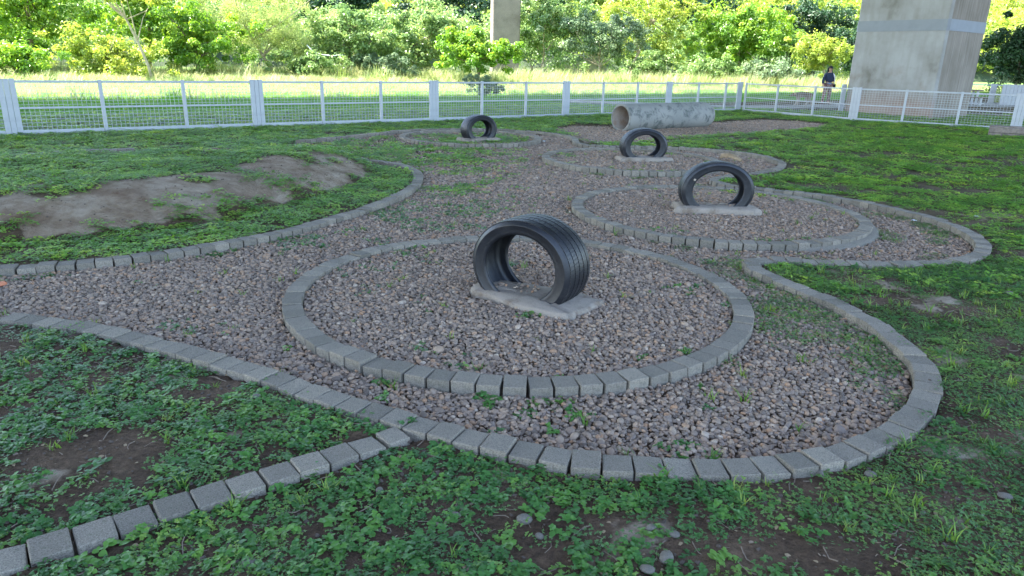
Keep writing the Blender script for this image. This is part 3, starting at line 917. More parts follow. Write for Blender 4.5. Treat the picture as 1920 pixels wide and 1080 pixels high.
nn = len(pts)
b.add([(x, -.05, z) for x, z in pts] + [(x, .05, z) for x, z in pts], [tuple(range(nn)), tuple(range(2 * nn - 1, nn - 1, -1))] + [(i, i + nn, (i + 1) % nn + nn, (i + 1) % nn) for i in range(nn)])
b.build('panel', MAT_TAN, sg)
b = MB(); b.tube([(0, -.055, 1.45), (0, -.10, 1.45)], .3, 24); b.build('roundel', plain('dark_print', (.25, .12, .06), .7), sg)
for sx in (-.38, .38):
    b = MB(); b.box((sx, .09, .8), (.08, .07, 1.6), 0, .006); b.build('post', MAT_TAN, sg)
st = empty('timber_step', (12.05, 17.25, 0), R(-33))
tag(st, 'weathered grey brown timber step at the foot of the right fence', 'step')
for k in range(2):
    b = MB(); b.box((0.0, 0, .06 + .125 * k), (1.3, .09, .118), 0, .008); b.build('plank', MAT_WOOD, st)
    b = MB(); b.box((-.61, .30, .06 + .125 * k), (.09, .5, .118), 0, .008); b.build('plank', MAT_WOOD, st)
for k in range(3):
    b = MB(); b.box((0.0, .09 + .16 * k, .262), (1.28, .15, .03), 0, .005); b.build('tread', MAT_WOOD, st)
sb = MB(); sb.box((0, 0, .06), (5.2, .16, .14), 0, .015)
tag(sb.build('timber_sleeper', MAT_WOOD, None, False, (16.9, 25.3, 0), R(-33)), 'dark low timber sleeper lying in the grass behind the right fence', 'sleeper')

# ================================================================== SCATTER
def scatter(name, pts, rots, scl, idx, protos, label=None, cat=None, kind='stuff'):
    """one object that instances small meshes on its points"""
    c = bpy.data.collections.new(name + '_pieces')
    for k, me in enumerate(protos):
        o = bpy.data.objects.new('%s_piece_%02d' % (name, k), me)
        c.objects.link(o)
    me = bpy.data.meshes.new(name)
    n = len(pts)
    me.vertices.add(n)
    me.vertices.foreach_set('co', np.asarray(pts, np.float32).ravel())
    a = me.attributes.new('rot', 'FLOAT_VECTOR', 'POINT'); a.data.foreach_set('vector', np.asarray(rots, np.float32).ravel())
    a = me.attributes.new('scl', 'FLOAT_VECTOR', 'POINT'); a.data.foreach_set('vector', np.asarray(scl, np.float32).ravel())
    a = me.attributes.new('idx', 'INT', 'POINT'); a.data.foreach_set('value', np.asarray(idx, np.int32))
    o = link(name, me)
    ng = bpy.data.node_groups.new(name, 'GeometryNodeTree')
    ng.interface.new_socket('Geometry', in_out='INPUT', socket_type='NodeSocketGeometry')
    ng.interface.new_socket('Geometry', in_out='OUTPUT', socket_type='NodeSocketGeometry')
    N, L = ng.nodes, ng.links
    gi, go = N.new('NodeGroupInput'), N.new('NodeGroupOutput')
    ci = N.new('GeometryNodeCollectionInfo')
    ci.inputs['Collection'].default_value = c
    ci.inputs['Separate Children'].default_value = True
    ci.inputs['Reset Children'].default_value = True
    ip = N.new('GeometryNodeInstanceOnPoints')
    ip.inputs['Pick Instance'].default_value = True
    def na(nm, ty):
        q = N.new('GeometryNodeInputNamedAttribute'); q.data_type = ty; q.inputs['Name'].default_value = nm
        return q.outputs[0]
    er = N.new('FunctionNodeEulerToRotation')
    L.new(na('rot', 'FLOAT_VECTOR'), er.inputs[0])
    L.new(er.outputs[0], ip.inputs['Rotation'])
    L.new(na('scl', 'FLOAT_VECTOR'), ip.inputs['Scale'])
    L.new(na('idx', 'INT'), ip.inputs['Instance Index'])
    L.new(gi.outputs[0], ip.inputs['Points'])
    L.new(ci.outputs[0], ip.inputs['Instance'])
    L.new(ip.outputs[0], go.inputs[0])
    md_ = o.modifiers.new('scatter', 'NODES')
    md_.node_group = ng
    tag(o, label, cat, kind=kind)
    return o
def jgrid(x0, x1, y0, y1, s, jit=0.45):
    xs = np.arange(x0, x1, s); ys = np.arange(y0, y1, s * 0.87)
    X, Y = np.meshgrid(xs, ys)
    X = X + (np.arange(len(ys)) % 2)[:, None] * s / 2
    X = X + rng.uniform(-jit, jit, X.shape) * s
    Y = Y + rng.uniform(-jit, jit, Y.shape) * s
    return X.ravel(), Y.ravel()
def seen(x, y, m=1.9):
    return np.abs(x - 0.02 * y) < 0.78 * y + m
def slab_clear(x, y):
    ok = np.ones(x.shape, bool)
    for (tx, ty, a, Rr, kk, w, zc, sc, ss, lb) in TYRES:
        u = (x - sc[0]) * math.cos(a) + (y - sc[1]) * math.sin(a)
        v = -(x - sc[0]) * math.sin(a) + (y - sc[1]) * math.cos(a)
        ok &= ~((np.abs(u) < ss[0] / 2 * .98) & (np.abs(v) < ss[1] / 2 * .95))
    return ok
ringdist = lambda x, y: np.min([np.abs(np.hypot(x - c[0], y - c[1]) - r) for c, r in RINGS], 0)
LK = [(L1, False), (K1, False), (SP, False)]
def kerb_dist(x, y):
    d = ringdist(x, y)
    for ln, cl in LK:
        d = np.minimum(d, pdist(x, y, ln[::2] + [ln[-1]]))
    return d
# pebbles
def pebble_mesh(k, sub):
    import bmesh
    bm = bmesh.new()
    bmesh.ops.create_icosphere(bm, subdivisions=sub, radius=0.5)
    r = np.random.default_rng(100 + k)
    ax = np.array([1.0, r.uniform(.60, .90), r.uniform(.44, .66)])
    d = r.normal(size=(5, 3)); d /= np.linalg.norm(d, axis=1, keepdims=True)
    off = r.uniform(.36, .47, 5)
    for v in bm.verts:
        p = np.array(v.co)
        for q in range(5):                 # flattened facets, as on river stones
            s = p @ d[q]
            if s > off[q]:
                p = p - d[q] * (s - off[q]) * .5
        v.co = p * ax
    me = bpy.data.meshes.new('pebble')
    bm.to_mesh(me); bm.free()
    me.polygons.foreach_set('use_smooth', [True] * len(me.polygons))
    me.materials.append(MAT_PEBBLE)
    return me
PEB = [pebble_mesh(k, 2) for k in range(8)] + [pebble_mesh(k + 20, 1) for k in range(6)]
PX, PY, PS, PZ, PI_ = [], [], [], [], []
def add_peb(x, y, s, lift, low):
    g = in_gravel(x, y) & seen(x, y) & slab_clear(x, y)
    x, y, s = x[g], y[g], s[g]
    g = kerb_dist(x, y) > .062
    x, y, s = x[g], y[g], s[g]
    # thinner where the weeds have taken over at the back left
    over = sstep(9.4, 10.6, y) * sstep(0.3, -0.9, x) * (~in_rings(x, y, .1))
    ringd = ((x - RINGS[3][0][0]) ** 2 + (y - RINGS[3][0][1]) ** 2 < 1.25 ** 2)
    pk = rng.random(len(x)) > np.maximum(0.75 * over, 0.5 * ringd)
    x, y, s = x[pk], y[pk], s[pk]
    PX.append(x); PY.append(y); PS.append(s)
    PZ.append(ground_z(x, y) + lift)
    PI_.append(rng.integers(0, 8, len(x)) if not low else rng.integers(8, 14, len(x)))
for (y0, y1, sp, low) in ((2.2, 5.0, 0.0218, False), (5.0, 8.0, 0.0250, True), (8.0, 22, 0.036, True)):
    for lift, dens in ((0.006, 1.0), (0.016, 0.5)):
        x, y = jgrid(-9, 9.5, y0, y1, sp)
        if dens < 1:
            q = rng.random(len(x)) < dens
            x, y = x[q], y[q]
        s = sp * 1.12 * np.exp(rng.normal(0, .24, len(x)))
        big = rng.random(len(x)) < 0.03
        s = np.where(big, s * 1.45, s)
        add_peb(x, y, s, lift, low)
for (tx, ty, a_, Rr, kk, w_, zc, sc, ss, lb), nn_ in zip(TYRES[:2], (26, 14)):
    uu = rng.uniform(-.26, .05, nn_) if nn_ > 20 else rng.uniform(-.2, .22, nn_); vv = rng.normal(0, .06, nn_)
    PX.append(tx + uu * math.cos(a_) - vv * math.sin(a_)); PY.append(ty + uu * math.sin(a_) + vv * math.cos(a_))
    PS.append(rng.uniform(.018, .032, nn_)); PZ.append(np.full(nn_, .096 if nn_ > 20 else .12)); PI_.append(rng.integers(0, 8, nn_))
px_, py_, ps_, pz_, pi_ = map(np.concatenate, (PX, PY, PS, PZ, PI_))
npb = len(px_)
rot = np.c_[rng.normal(0, .32, npb), rng.normal(0, .32, npb), rng.uniform(0, 6.28, npb)]
sc_ = ps_[:, None] * np.exp(rng.normal(0, .08, (npb, 3)))
scatter('gravel', np.c_[px_, py_, pz_], rot, sc_, pi_, PEB, 'grey brown river pebbles filling the path and the brick rings', 'gravel')

# ------------------------------------------------ small plants
def leaf_geo(L, W_, fold, curl):
    """ovate leaf along +x with a midrib, 10 verts, 8 quads/tris as tris"""
    prof = [(.16, .34), (.36, .50), (.60, .45), (.82, .26)]
    v = [(0, 0, 0)]
    for t, w in prof:
        v += [(t * L, w * W_, fold * w * 2 * L * .5 - curl * L * t * t), (t * L, 0, -curl * L * t * t), (t * L, -w * W_, fold * w * 2 * L * .5 - curl * L * t * t)]
    v.append((L, 0, -curl * L))
    f = [(0, 2, 1), (0, 3, 2)]
    for i in range(3):
        a, b = 1 + 3 * i, 4 + 3 * i
        f += [(a, a + 1, b), (a + 1, b + 1, b), (a + 1, a + 2, b + 1), (a + 2, b + 2, b + 1)]
    f += [(10, 11, 13), (11, 12, 13)]
    return np.array(v), f
def rotm(yaw, tilt, roll):
    cy, sy = math.cos(yaw), math.sin(yaw); ct, st_ = math.cos(tilt), math.sin(tilt); cr, sr = math.cos(roll), math.sin(roll)
    Rz = np.array([[cy, -sy, 0], [sy, cy, 0], [0, 0, 1]]); Ry = np.array([[ct, 0, -st_], [0, 1, 0], [st_, 0, ct]]); Rx = np.array([[1, 0, 0], [0, cr, -sr], [0, sr, cr]])
    return Rz @ Ry @ Rx
def clump(seed, nst, rad, h, L, ratio, pairs, mat, blades=0):
    r = np.random.default_rng(seed)
    V, F = [], []
    nv = 0
    for s in range(nst):
        a = r.uniform(0, 6.28); q = rad * math.sqrt(r.random())
        bx, by = q * math.cos(a), q * math.sin(a)
        hh = h * r.uniform(.45, 1.0) * (1 - .35 * q / rad)
        lx, ly = r.normal(0, .25, 2) * hh
        for p in range(pairs):
            t = (p + 1) / pairs
            c = np.array([bx + lx * t, by + ly * t, hh * t])
            y0 = r.uniform(0, 3.14)
            m_ = 2 if p < pairs - 1 else 4
            for k in range(m_):
                l = L * r.uniform(.65, 1.15) * (1.0 if m_ == 2 else .62)
                v, f = leaf_geo(l, l * ratio, r.uniform(.04, .16), r.uniform(.02, .28))
                v = v @ rotm(y0 + k * 2 * math.pi / m_ + r.normal(0, .3), r.uniform(-.12, .38), r.normal(0, .2)).T + c
                V.append(v); F += [tuple(i + nv for i in q_) for q_ in f]; nv += 14
    return np_mesh('clump', np.vstack(V), np.array(F), mat, True)
def tuft(seed, n, h, spread, w, mat, lean=.5, seg=3):
    r = np.random.default_rng(seed)
    V, F, nv = [], [], 0
    for k in range(n):
        a = r.uniform(0, 6.28); q = spread * math.sqrt(r.random())
        b = np.array([q * math.cos(a), q * math.sin(a), 0])
        hh = h * r.uniform(.5, 1.0); le = lean * r.uniform(.3, 1.2)
        d = r.uniform(0, 6.28)
        dx, dy = math.cos(d), math.sin(d)
        pts = [b + np.array([dx, dy, 0]) * hh * le * (t ** 2) + np.array([0, 0, hh * t * (1 - .25 * le * t)]) for t in np.linspace(0, 1, seg + 1)]
        sx = np.array([-dy, dx, 0])
        for i_, p in enumerate(pts):
            ww = w * (1 - (i_ / seg) ** 1.5) * .5 + w * .03
            V += [p - sx * ww, p + sx * ww]
        for i_ in range(seg):
            F.append((nv + 2 * i_, nv + 2 * i_ + 1, nv + 2 * i_ + 3, nv + 2 * i_ + 2))
        nv += 2 * (seg + 1)
    return np_mesh('tuft', np.array(V), np.array(F), mat, False)
CL_A = [clump(k, 7, .046, .034, .0255, .76, 2, MAT_LEAF_A) for k in range(6)]
CL_B = [clump(50 + k, 26, .06, .022, .0135, .6, 1, MAT_LEAF_B) for k in range(5)]
CL_L = [clump(80 + k, 24, .085, .035, .024, .62, 1, MAT_LEAF_L) for k in range(5)]
TU_S = [tuft(120 + k, 9, .062, .018, .0055, MAT_BLADE, 1.0) for k in range(4)]
def lawn_density(x, y):
    n = fbm(x, y, 1.5, 11, 5)
    n2 = fbm(x, y, 5.0, 31, 3)
    d = .26 + .9 * sstep(0.34, 0.56, n * .45 + n2 * .55)
    def blob(cx, cy, rx, ry, s): return s * np.exp(-(((x - cx) / rx) ** 2 + ((y - cy) / ry) ** 2))
    d = d - blob(0.15, 2.03, .50, .13, .75) - blob(-.15, 1.9, .3, .12, .4) - blob(.75, 1.9, .3, .1, .4)
    d = d - blob(2.85, 4.45, .40, .30, .75) - blob(3.6, 5.0, .5, .25, .45) - blob(1.75, 2.15, .3, .15, .5) - blob(3.3, 3.6, .5, .3, .3)
    d = d - blob(-1.55, 2.35, .25, .12, .55) - blob(-1.35, 2.95, .18, .15, .4) - blob(-1.9, 2.75, .2, .2, .5)
    d = d - blob(6.5, 13.0, 2.6, .45, .45) - blob(5.6, 9.2, .9, .3, .5) - blob(-4.5, 10.9, .5, .2, .5) - blob(5.0, 11.3, .8, .25, .35)
    d = d + blob(-.45, 2.3, .35, .12, .6) + blob(.35, 2.17, .5, .07, .5) + blob(-2.2, 3.0, .5, .35, .35) + blob(-1.05, 1.72, .35, .12, .7)
    return np.clip(d, 0.10, 1)
pts = {'a': [], 'b': [], 'l': [], 't': []}
def put(kind, x, y, keep, smin=.7, smax=1.3, lift=-.004):
    x, y = x[keep], y[keep]
    z = ground_z(x, y) + lift
    pts[kind].append(np.c_[x, y, z, rng.uniform(smin, smax, len(x))])
# foreground broad leaves (left and bottom) and creeping mat (right)
x, y = jgrid(-5.2, 7.0, 1.1, 5.6, .055)
g = ~in_gravel(x, y) & seen(x, y, 2.0)
x, y = x[g], y[g]
d = lawn_density(x, y); kd = kerb_dist(x, y)
clear = (kd > .085) | (rng.random(len(x)) < .06)
left = sstep(1.5, .5, x + .25 * (y - 2))
put('a', x, y, clear & (rng.random(len(x)) < d * (.12 + .74 * left)) & (~inpoly(x, y, KPOLY)), .45, 1.15)
put('b', x, y, clear & (rng.random(len(x)) < d * (1.15 - .60 * left)) & (~inpoly(x, y, KPOLY)), .7, 1.3)
put('t', x, y, clear & (rng.random(len(x)) < .085 * (1.2 - left)) & (~inpoly(x, y, KPOLY)), .6, 1.4)
put('t', x, y, clear & (rng.random(len(x)) < .007), .6, 1.2)
# lawns further off
for (y0, y1, s, sm) in ((4.6, 9.5, .075, 1.0), (9.5, 26.5, .115, 1.45)):
    x, y = jgrid(-16, 19, y0, y1, s)
    g = seen(x, y) & (across(x, y) < 20.2)
    x, y = x[g], y[g]
    gr = in_gravel(x, y)
    d = lawn_density(x, y)
    dm = mound_in(x, y)
    br = bare_mask(x, y, dm)
    n3 = fbm(x, y, 3.2, 77, 3)
    d = np.where(dm > 0, np.clip(1.1 - br * 1.25, 0, 1) + .6 * sstep(.55, .63, n3) * br, np.clip(d * 1.0 + .06 - .45 * sstep(1.5, 3.5, x) * sstep(.50, .60, fbm(x, y * 2.2, .9, 61, 4)) - .10 * sstep(1.5, 3.5, x), 0.04, 1))
    back = sstep(9.4, 10.8, y) * sstep(0.5, -.9, x)
    ring4 = np.hypot(x - RINGS[3][0][0], y - RINGS[3][0][1]) < 1.2
    dg = back * .9 * sstep(.40, .55, n3) + ring4 * .8 * sstep(.36, .5, n3)
    d = np.where(gr, dg, d)
    kd = kerb_dist(x, y)
    clear = (kd > np.where(y > 9.5, .21, .11)) | ((rng.random(len(x)) < .03) & (kd > .07)) | ((y > 9.8) & (x < -3.9) & (kd > .03))
    k_ = clear & (rng.random(len(x)) < d)
    right = sstep(.8, 2.2, x) * sstep(9.0, 6.0, y)
    put('l', x, y, k_ & (rng.random(len(x)) > right * .65), .75 * sm, 1.25 * sm)
    put('b', x, y, k_ & (rng.random(len(x)) < right * 1.0), 1.0 * sm, 1.5 * sm)
    put('t', x, y, clear & ~gr & (dm <= 0) & (rng.random(len(x)) < .05), .7 * sm, 1.2 * sm)
# weeds in the gravel
x, y = jgrid(-4, 6, 2.3, 12.5, .06)
g = in_gravel(x, y) & seen(x, y) & slab_clear(x, y)
x, y = x[g], y[g]
kd = kerb_dist(x, y)
dK = pdist(x, y, K1[::2])
n3 = fbm(x, y, 3.4, 55, 3); n4 = fbm(x, y, 1.1, 56, 3)
w = 1.0 * sstep(.49, .60, n3) * sstep(1.5, .1, dK) * sstep(4.3, 5.0, y)
w = w + .35 * sstep(.60, .68, n3) * sstep(.5, .2, kd)
w = w + 1.0 * sstep(.52, .60, n3) * np.exp(-(((x + .75) / .75) ** 2 + ((y - 7.0) / 1.7) ** 2))
w = w + .05 * sstep(.66, .72, n3)
dL = pdist(x, y, L1[30:44])
w = w + 1.0 * sstep(.36, .10, dL) * sstep(.36, .5, n3) * (~in_rings(x, y))
w = w + .8 * np.exp(-(((x - 1.75) / .35) ** 2 + ((y - 4.05) / .35) ** 2)) * sstep(.42, .52, n3) * (~in_rings(x, y, .1))
dR = pdist(x, y, L1[60:74])
w = w + .7 * sstep(.45, .1, dR) * sstep(.45, .55, n3)
w = w + .5 * sstep(.25, .08, ringdist(x, y)) * sstep(.60, .68, n3)
u = rng.random(len(x))
clear = kd > .075
isr = (x > 1.0) & ~in_rings(x, y)
put('b', x, y, clear & isr & (u < w), .8, 1.3, .012)
put('a', x, y, clear & ~isr & (u < w * .8) & (y < 8), .5, .95, .006)
put('l', x, y, clear & ~isr & (u < w * .8) & (y >= 8), .6, 1.0, .006)
put('t', x, y, clear & (rng.random(len(x)) < .012 + .05 * (w > .3)), .7, 1.5, .0)
qj, aj = resample(L1[16:44], .1165)
jm = rng.random(len(qj)) < .35
for (jx, jy), ja in zip(qj[jm], aj[jm]):
    ex, ey = jx + math.cos(ja) * .0583, jy + math.sin(ja) * .0583
    for q_ in range(4):
        o_ = rng.uniform(-.055, .055)
        pts['b'].append(np.array([[ex - math.sin(ja) * o_, ey + math.cos(ja) * o_, .062, rng.uniform(.12, .22)]]))
for sx_, sy_, ss_ in ((.10, 3.97, .9), (.13, 3.99, .8), (.06, 3.96, .8), (-.12, 2.93, 1.1), (-.08, 2.90, 1.0), (-.1, 2.86, .8), (.18, 2.66, .9), (.62, 2.52, .8), (-.62, 3.05, .9), (1.33, 3.9, .9), (1.4, 4.75, .8)):
    pts['a'].append(np.array([[sx_, sy_, float(ground_z(np.array([sx_]), np.array([sy_]))[0]) + .008, ss_]]))
for k_, protos, nm, lb in (('a', CL_A, 'broad_leaf_weeds', 'low broad leaved green weeds covering the soil in the foreground'),
                       ('b', CL_B, 'creeping_groundcover', 'fine creeping green ground cover on the right'),
                       ('l', CL_L, 'lawn_groundcover', 'green leafy ground cover of the lawns and the mound'),
                       ('t', TU_S, 'grass', 'scattered bright green grass tufts')):
    q = np.vstack(pts[k_])
    n_ = len(q)
    rt_ = np.c_[rng.normal(0, .12, n_), rng.normal(0, .12, n_), rng.uniform(0, 6.28, n_)]
    scatter(nm, q[:, :3], rt_, np.repeat(q[:, 3:4], 3, 1) * np.exp(rng.normal(0, .08, (n_, 3))), rng.integers(0, len(protos), n_), protos, lb, 'ground cover' if k_ != 't' else 'grass')
# dead stems and crumbs on the bare soil
def twig_mesh(k):
    r = np.random.default_rng(300 + k)
    b = MB(); p = np.zeros(3); pp = [tuple(p)]
    d = r.uniform(0, 6.28)
    for q in range(3):
        d += r.normal(0, .4); p = p + np.array([math.cos(d), math.sin(d), r.normal(0, .12)]) * .3; pp.append(tuple(p))
    b.tube(pp, .022, 4)
    return b.mesh('twig', MAT_TWIG)
def crumb_mesh(k):
    r = np.random.default_rng(330 + k)
    b = MB(); b.box((0, 0, 0), (1, .8, .5), 0, .22)
    b.v = [tuple(np.array(p) + r.normal(0, .08, 3)) for p in b.v]
    return b.mesh('crumb', MAT_CLOD)
def dead_leaf(k):
    v_, f_ = leaf_geo(1.0, .6, .15, .3 + .1 * k)
    return np_mesh('dead_leaf', v_, np.array(f_), (MAT_HUSK, MAT_TWIG)[k % 2], False)
TW = [twig_mesh(k) for k in range(4)] + [crumb_mesh(k) for k in range(3)] + [dead_leaf(k) for k in range(3)]
x, y = jgrid(-3.2, 5, 1.5, 6.0, .035)
g = ~in_gravel(x, y) & seen(x, y, 1.5) & ~inpoly(x, y, KPOLY)
x, y = x[g], y[g]
g = rng.random(len(x)) < .34
x, y = x[g], y[g]
x2, y2 = jgrid(-6.5, -1.2, 4.6, 10, .05)
g = inpoly(x2, y2, KPOLY) & seen(x2, y2, .4) & (rng.random(len(x2)) < .22)
x, y = np.r_[x, x2[g]], np.r_[y, y2[g]]
n_ = len(x)
ix = np.where(rng.random(n_) < .42, rng.integers(0, 4, n_), rng.integers(4, 7, n_))
ix = np.where(rng.random(n_) < .16, rng.integers(7, 10, n_), ix)
sz = np.where(ix < 4, rng.uniform(.03, .10, n_), np.where(ix < 7, rng.uniform(.004, .018, n_), rng.uniform(.012, .030, n_)))
scatter('soil_litter', np.c_[x, y, ground_z(x, y) + .003], np.c_[rng.normal(0, .1, n_), rng.normal(0, .1, n_), rng.uniform(0, 6.28, n_)], np.repeat(sz[:, None], 3, 1), ix, TW, 'dry stems and soil crumbs lying on the bare earth', 'litter')

# ------------------------------------------------ stones and litter
stones = [(0.06, 2.02, .030, 'pale oval stone on the bare soil in the foreground centre'), (0.11, 1.94, .017, 'small grey stone just right of the pale oval stone'), (0.48, 1.98, .022, 'small stone below the kerb, left of a close pair'), (0.55, 1.95, .020, 'small stone in the close pair right of centre'),
          (0.50, 1.83, .030, 'rounded grey stone near the bottom edge of the picture'), (-0.45, 2.15, .018, 'small stone under the left end of the bottom kerb'), (-0.17, 2.03, .020, 'small stone left of the pale oval stone'),
          (1.80, 2.21, .026, 'grey pebble on bare soil at the lower right edge'), (1.18, 2.33, .020, 'small stone touching the bottom kerb on its right part'), (1.37, 2.33, .024, 'small stone just right of the one touching the kerb'), (1.43, 2.08, .014, 'tiny stone on bare soil at the lower right'),
          (-0.77, 1.76, .026, 'grey brown stone among leaves below the spur kerb'), (-1.12, 2.82, .022, 'small stone among weeds inside the left kerb corner'), (-1.28, 2.60, .020, 'small stone amid weeds left of the spur kerb'),
          (3.42, 4.64, .036, 'pale stone lying on the bare lawn at the far right'), (0.43, 1.77, .024, 'small stone at the very bottom edge of the picture'), (-2.05, 5.1, .02, 'small stone at the foot of the mound'), (3.9, 5.1, .02, 'small stone on the bare lawn near the right kerb loop')]
smesh = []
for k in range(4):
    me = pebble_mesh(60 + k, 2).copy(); me.name = 'stone'; me.materials.clear(); me.materials.append(MAT_STONE); smesh.append(me)
for k, (x, y, r_, lb) in enumerate(stones):
    o = link('stone', smesh[k % 4], None, (x, y, float(ground_z(np.array([x]), np.array([y]))[0]) + r_ * .28), rng.uniform(0, 6.28))
    o.scale = (2 * r_, 2 * r_, 2 * r_)
    tag(o, lb or 'small grey stone lying among weeds in the foreground', 'stone', 'loose stones on the soil')
def scrap(name, x, y, s, lb, cat, mat, z=.03):
    r = np.random.default_rng(int(x * 100) + 7)
    b = MB(); g_ = 4; vs = []
    for lay_ in (0, .0016):
        for j in range(g_):
            for i in range(g_):
                vs.append(((i / (g_ - 1) - .5) * s * (1 + .2 * r.normal()), (j / (g_ - 1) - .5) * s * .7, abs(math.sin(i * 1.3 + j)) * s * .35 + lay_))
    n_ = g_ * g_
    fs = [(j * g_ + i, j * g_ + i + 1, (j + 1) * g_ + i + 1, (j + 1) * g_ + i) for j in range(g_ - 1) for i in range(g_ - 1)]
    b.add(vs, fs + [tuple(q + n_ for q in f_[::-1]) for f_ in fs])
    return tag(b.build(name, mat, None, True, (x, y, z), r.uniform(0, 6)), lb, cat)
scrap('paper_scrap', 4.11, 7.15, .045, 'white paper scrap inside the right hand kerb loop', 'litter', MAT_PAPER, .03)
scrap('paper_scrap', 4.85, 7.31, .05, 'pale paper scrap on the lawn outside the right hand kerb loop', 'litter', MAT_PAPER, .055)
scrap('paper_scrap', 0.55, 13.9, .06, 'small white scrap on the gravel between the two far rings', 'litter', MAT_PAPER, .02)
b = MB(); b.box((0, 0, 0), (.06, .04, .03), .3, .008)
tag(b.build('brick_fragment', MAT_BRICKRED, None, False, (-3.33, 4.36, .035), .6), 'orange red brick fragment on the gravel at the left edge', 'brick')
# dry husk lying on the third ring
b = MB()
rows = []
for k in range(11):
    t = k / 10
    cx = -.17 + .36 * t; cz = .055 * math.sin(math.pi * min(t * .9 + .15, 1)) + .01
    w_ = .075 * (math.sin(math.pi * (t * .88 + .10)) ** .6); hh = .055 * (1 - .5 * t)
    rows.append([(cx, math.cos(R(q)) * w_, cz + math.sin(R(q)) * hh) for q in range(-20, 201, 20)])
m_ = len(rows[0])
vs = [p for r_ in rows for p in r_]
nvt = len(vs)
vs += [(p[0], p[1] * .86, p[2] - .008) for p in vs]
fs = [(i * m_ + j, (i + 1) * m_ + j, (i + 1) * m_ + j + 1, i * m_ + j + 1) for i in range(10) for j in range(m_ - 1)]
b.add(vs, fs + [tuple(q + nvt for q in f_[::-1]) for f_ in fs])
tag(b.build('dry_husk', MAT_HUSK, None, True, (3.50, 11.58, .05), R(-42)), 'curled tan dry husk lying on the third brick ring', 'husk')

# ================================================================== MEADOW
ST = [tuft(500 + k, 26, .55, .16, .012, MAT_STRAW, .55, 3) for k in range(4)]
SG = [tuft(520 + k, 30, .34, .18, .012, MAT_SHADEGRASS, .6, 3) for k in range(4)]
x, y = jgrid(-45, 55, 17, 80, .55)
n_ = across(x, y)
hw_ = np.abs(x - .02 * y) < .80 * y + 2
g = (n_ > 20.6) & (n_ < 58) & hw_ & (pdist(x, y, pth) > 1.0) & ~((np.abs((x - 13.47) * BA[0] + (y - 25.32) * BA[1]) < 1.6) & (np.abs((x - 13.47) * BN[0] + (y - 25.32) * BN[1]) < 1.8))
x, y, n_ = x[g], y[g], n_[g]
keep = rng.random(len(x)) < np.where(n_ < 27, 1.0, .8)
x, y, n_ = x[keep], y[keep], n_[keep]
tall = sstep(.45, .65, fbm(x, y, .25, 90)) * .5 + sstep(34, 50, n_) * .5
k_ = np.where(n_ < 25.0 + 2 * (fbm(x, y, .5, 91) - .5), 1, 0)
idx = np.where(k_ == 1, rng.integers(4, 8, len(x)), rng.integers(0, 4, len(x)))
sc1 = (.55 + .7 * tall) * rng.uniform(.7, 1.3, len(x)) * np.where((n_ > 27) & (n_ < 40), .6, 1.0) * np.where(n_ < 22.5, .6, 1)
scatter('meadow_grass', np.c_[x, y, np.zeros(len(x)) - .02], np.c_[rng.normal(0, .1, (len(x), 2)), rng.uniform(0, 6.28, len(x))], np.c_[sc1 * 1.3, sc1 * 1.3, sc1], idx, ST + SG, 'long grass of the meadow beyond the fence, partly in sun', 'grass')
# fill between the tufts close behind the fence
x, y = jgrid(-22, 40, 15, 45, .16)
n_ = across(x, y)
g = (n_ > 20.4) & (n_ < 29) & (np.abs(x - .02 * y) < .80 * y + 1) & (pdist(x, y, pth) > .9) & ~((np.abs((x - 13.47) * BA[0] + (y - 25.32) * BA[1]) < 1.5) & (np.abs((x - 13.47) * BN[0] + (y - 25.32) * BN[1]) < 1.7))
x, y, n_ = x[g], y[g], n_[g]
sc1 = rng.uniform(.35, .65, len(x)) * (1 - .35 * (n_ < 21.4))
scatter('verge_grass', np.c_[x, y, np.zeros(len(x)) - .01], np.c_[rng.normal(0, .1, (len(x), 2)), rng.uniform(0, 6.28, len(x))], np.c_[sc1 * 1.4, sc1 * 1.4, sc1], rng.integers(0, 4, len(x)), SG, 'short green grass of the shaded verge behind the fence', 'grass')

# ================================================================== TREES
def leaf_cloud(r, centers, radii, per, L, ratio=.6, flat=.65, whorl=False, tint0=None):
    """leaves spread through clumps: rhombic folded faces, with a tint per leaf"""
    C = np.repeat(centers, per, 0); Rd = np.repeat(radii, per)
    n = len(C)
    d = r.normal(size=(n, 3)); d /= np.linalg.norm(d, axis=1, keepdims=True)
    q = r.random(n) ** .5
    pos = C + d * (q * Rd)[:, None] * np.array([1, 1, flat])
    nrm = d * np.array([1, 1, .6]) + np.array([0, 0, .75]) + r.normal(0, .45, (n, 3))
    nrm /= np.linalg.norm(nrm, axis=1, keepdims=True)
    ax = np.cross(nrm, r.normal(size=(n, 3)))
    ax /= np.linalg.norm(ax, axis=1, keepdims=True)
    bx = np.cross(nrm, ax)
    l = L * np.exp(r.normal(0, .25, n))[:, None]
    v = np.stack([pos - ax * l * .5, pos + bx * l * ratio * .5 + nrm * l * .12, pos + ax * l * .5 - nrm * l * .1, pos - bx * l * ratio * .5 + nrm * l * .12], 1).reshape(-1, 3)
    i = np.arange(n) * 4
    f = np.concatenate([np.stack([i, i + 1, i + 2], 1), np.stack([i, i + 2, i + 3], 1)])
    ct = r.random(len(centers)) if tint0 is None else tint0
    t = np.clip(np.repeat(ct, per) * .55 + r.random(n) * .45, 0, 1)
    return v, f, np.concatenate([t, t])
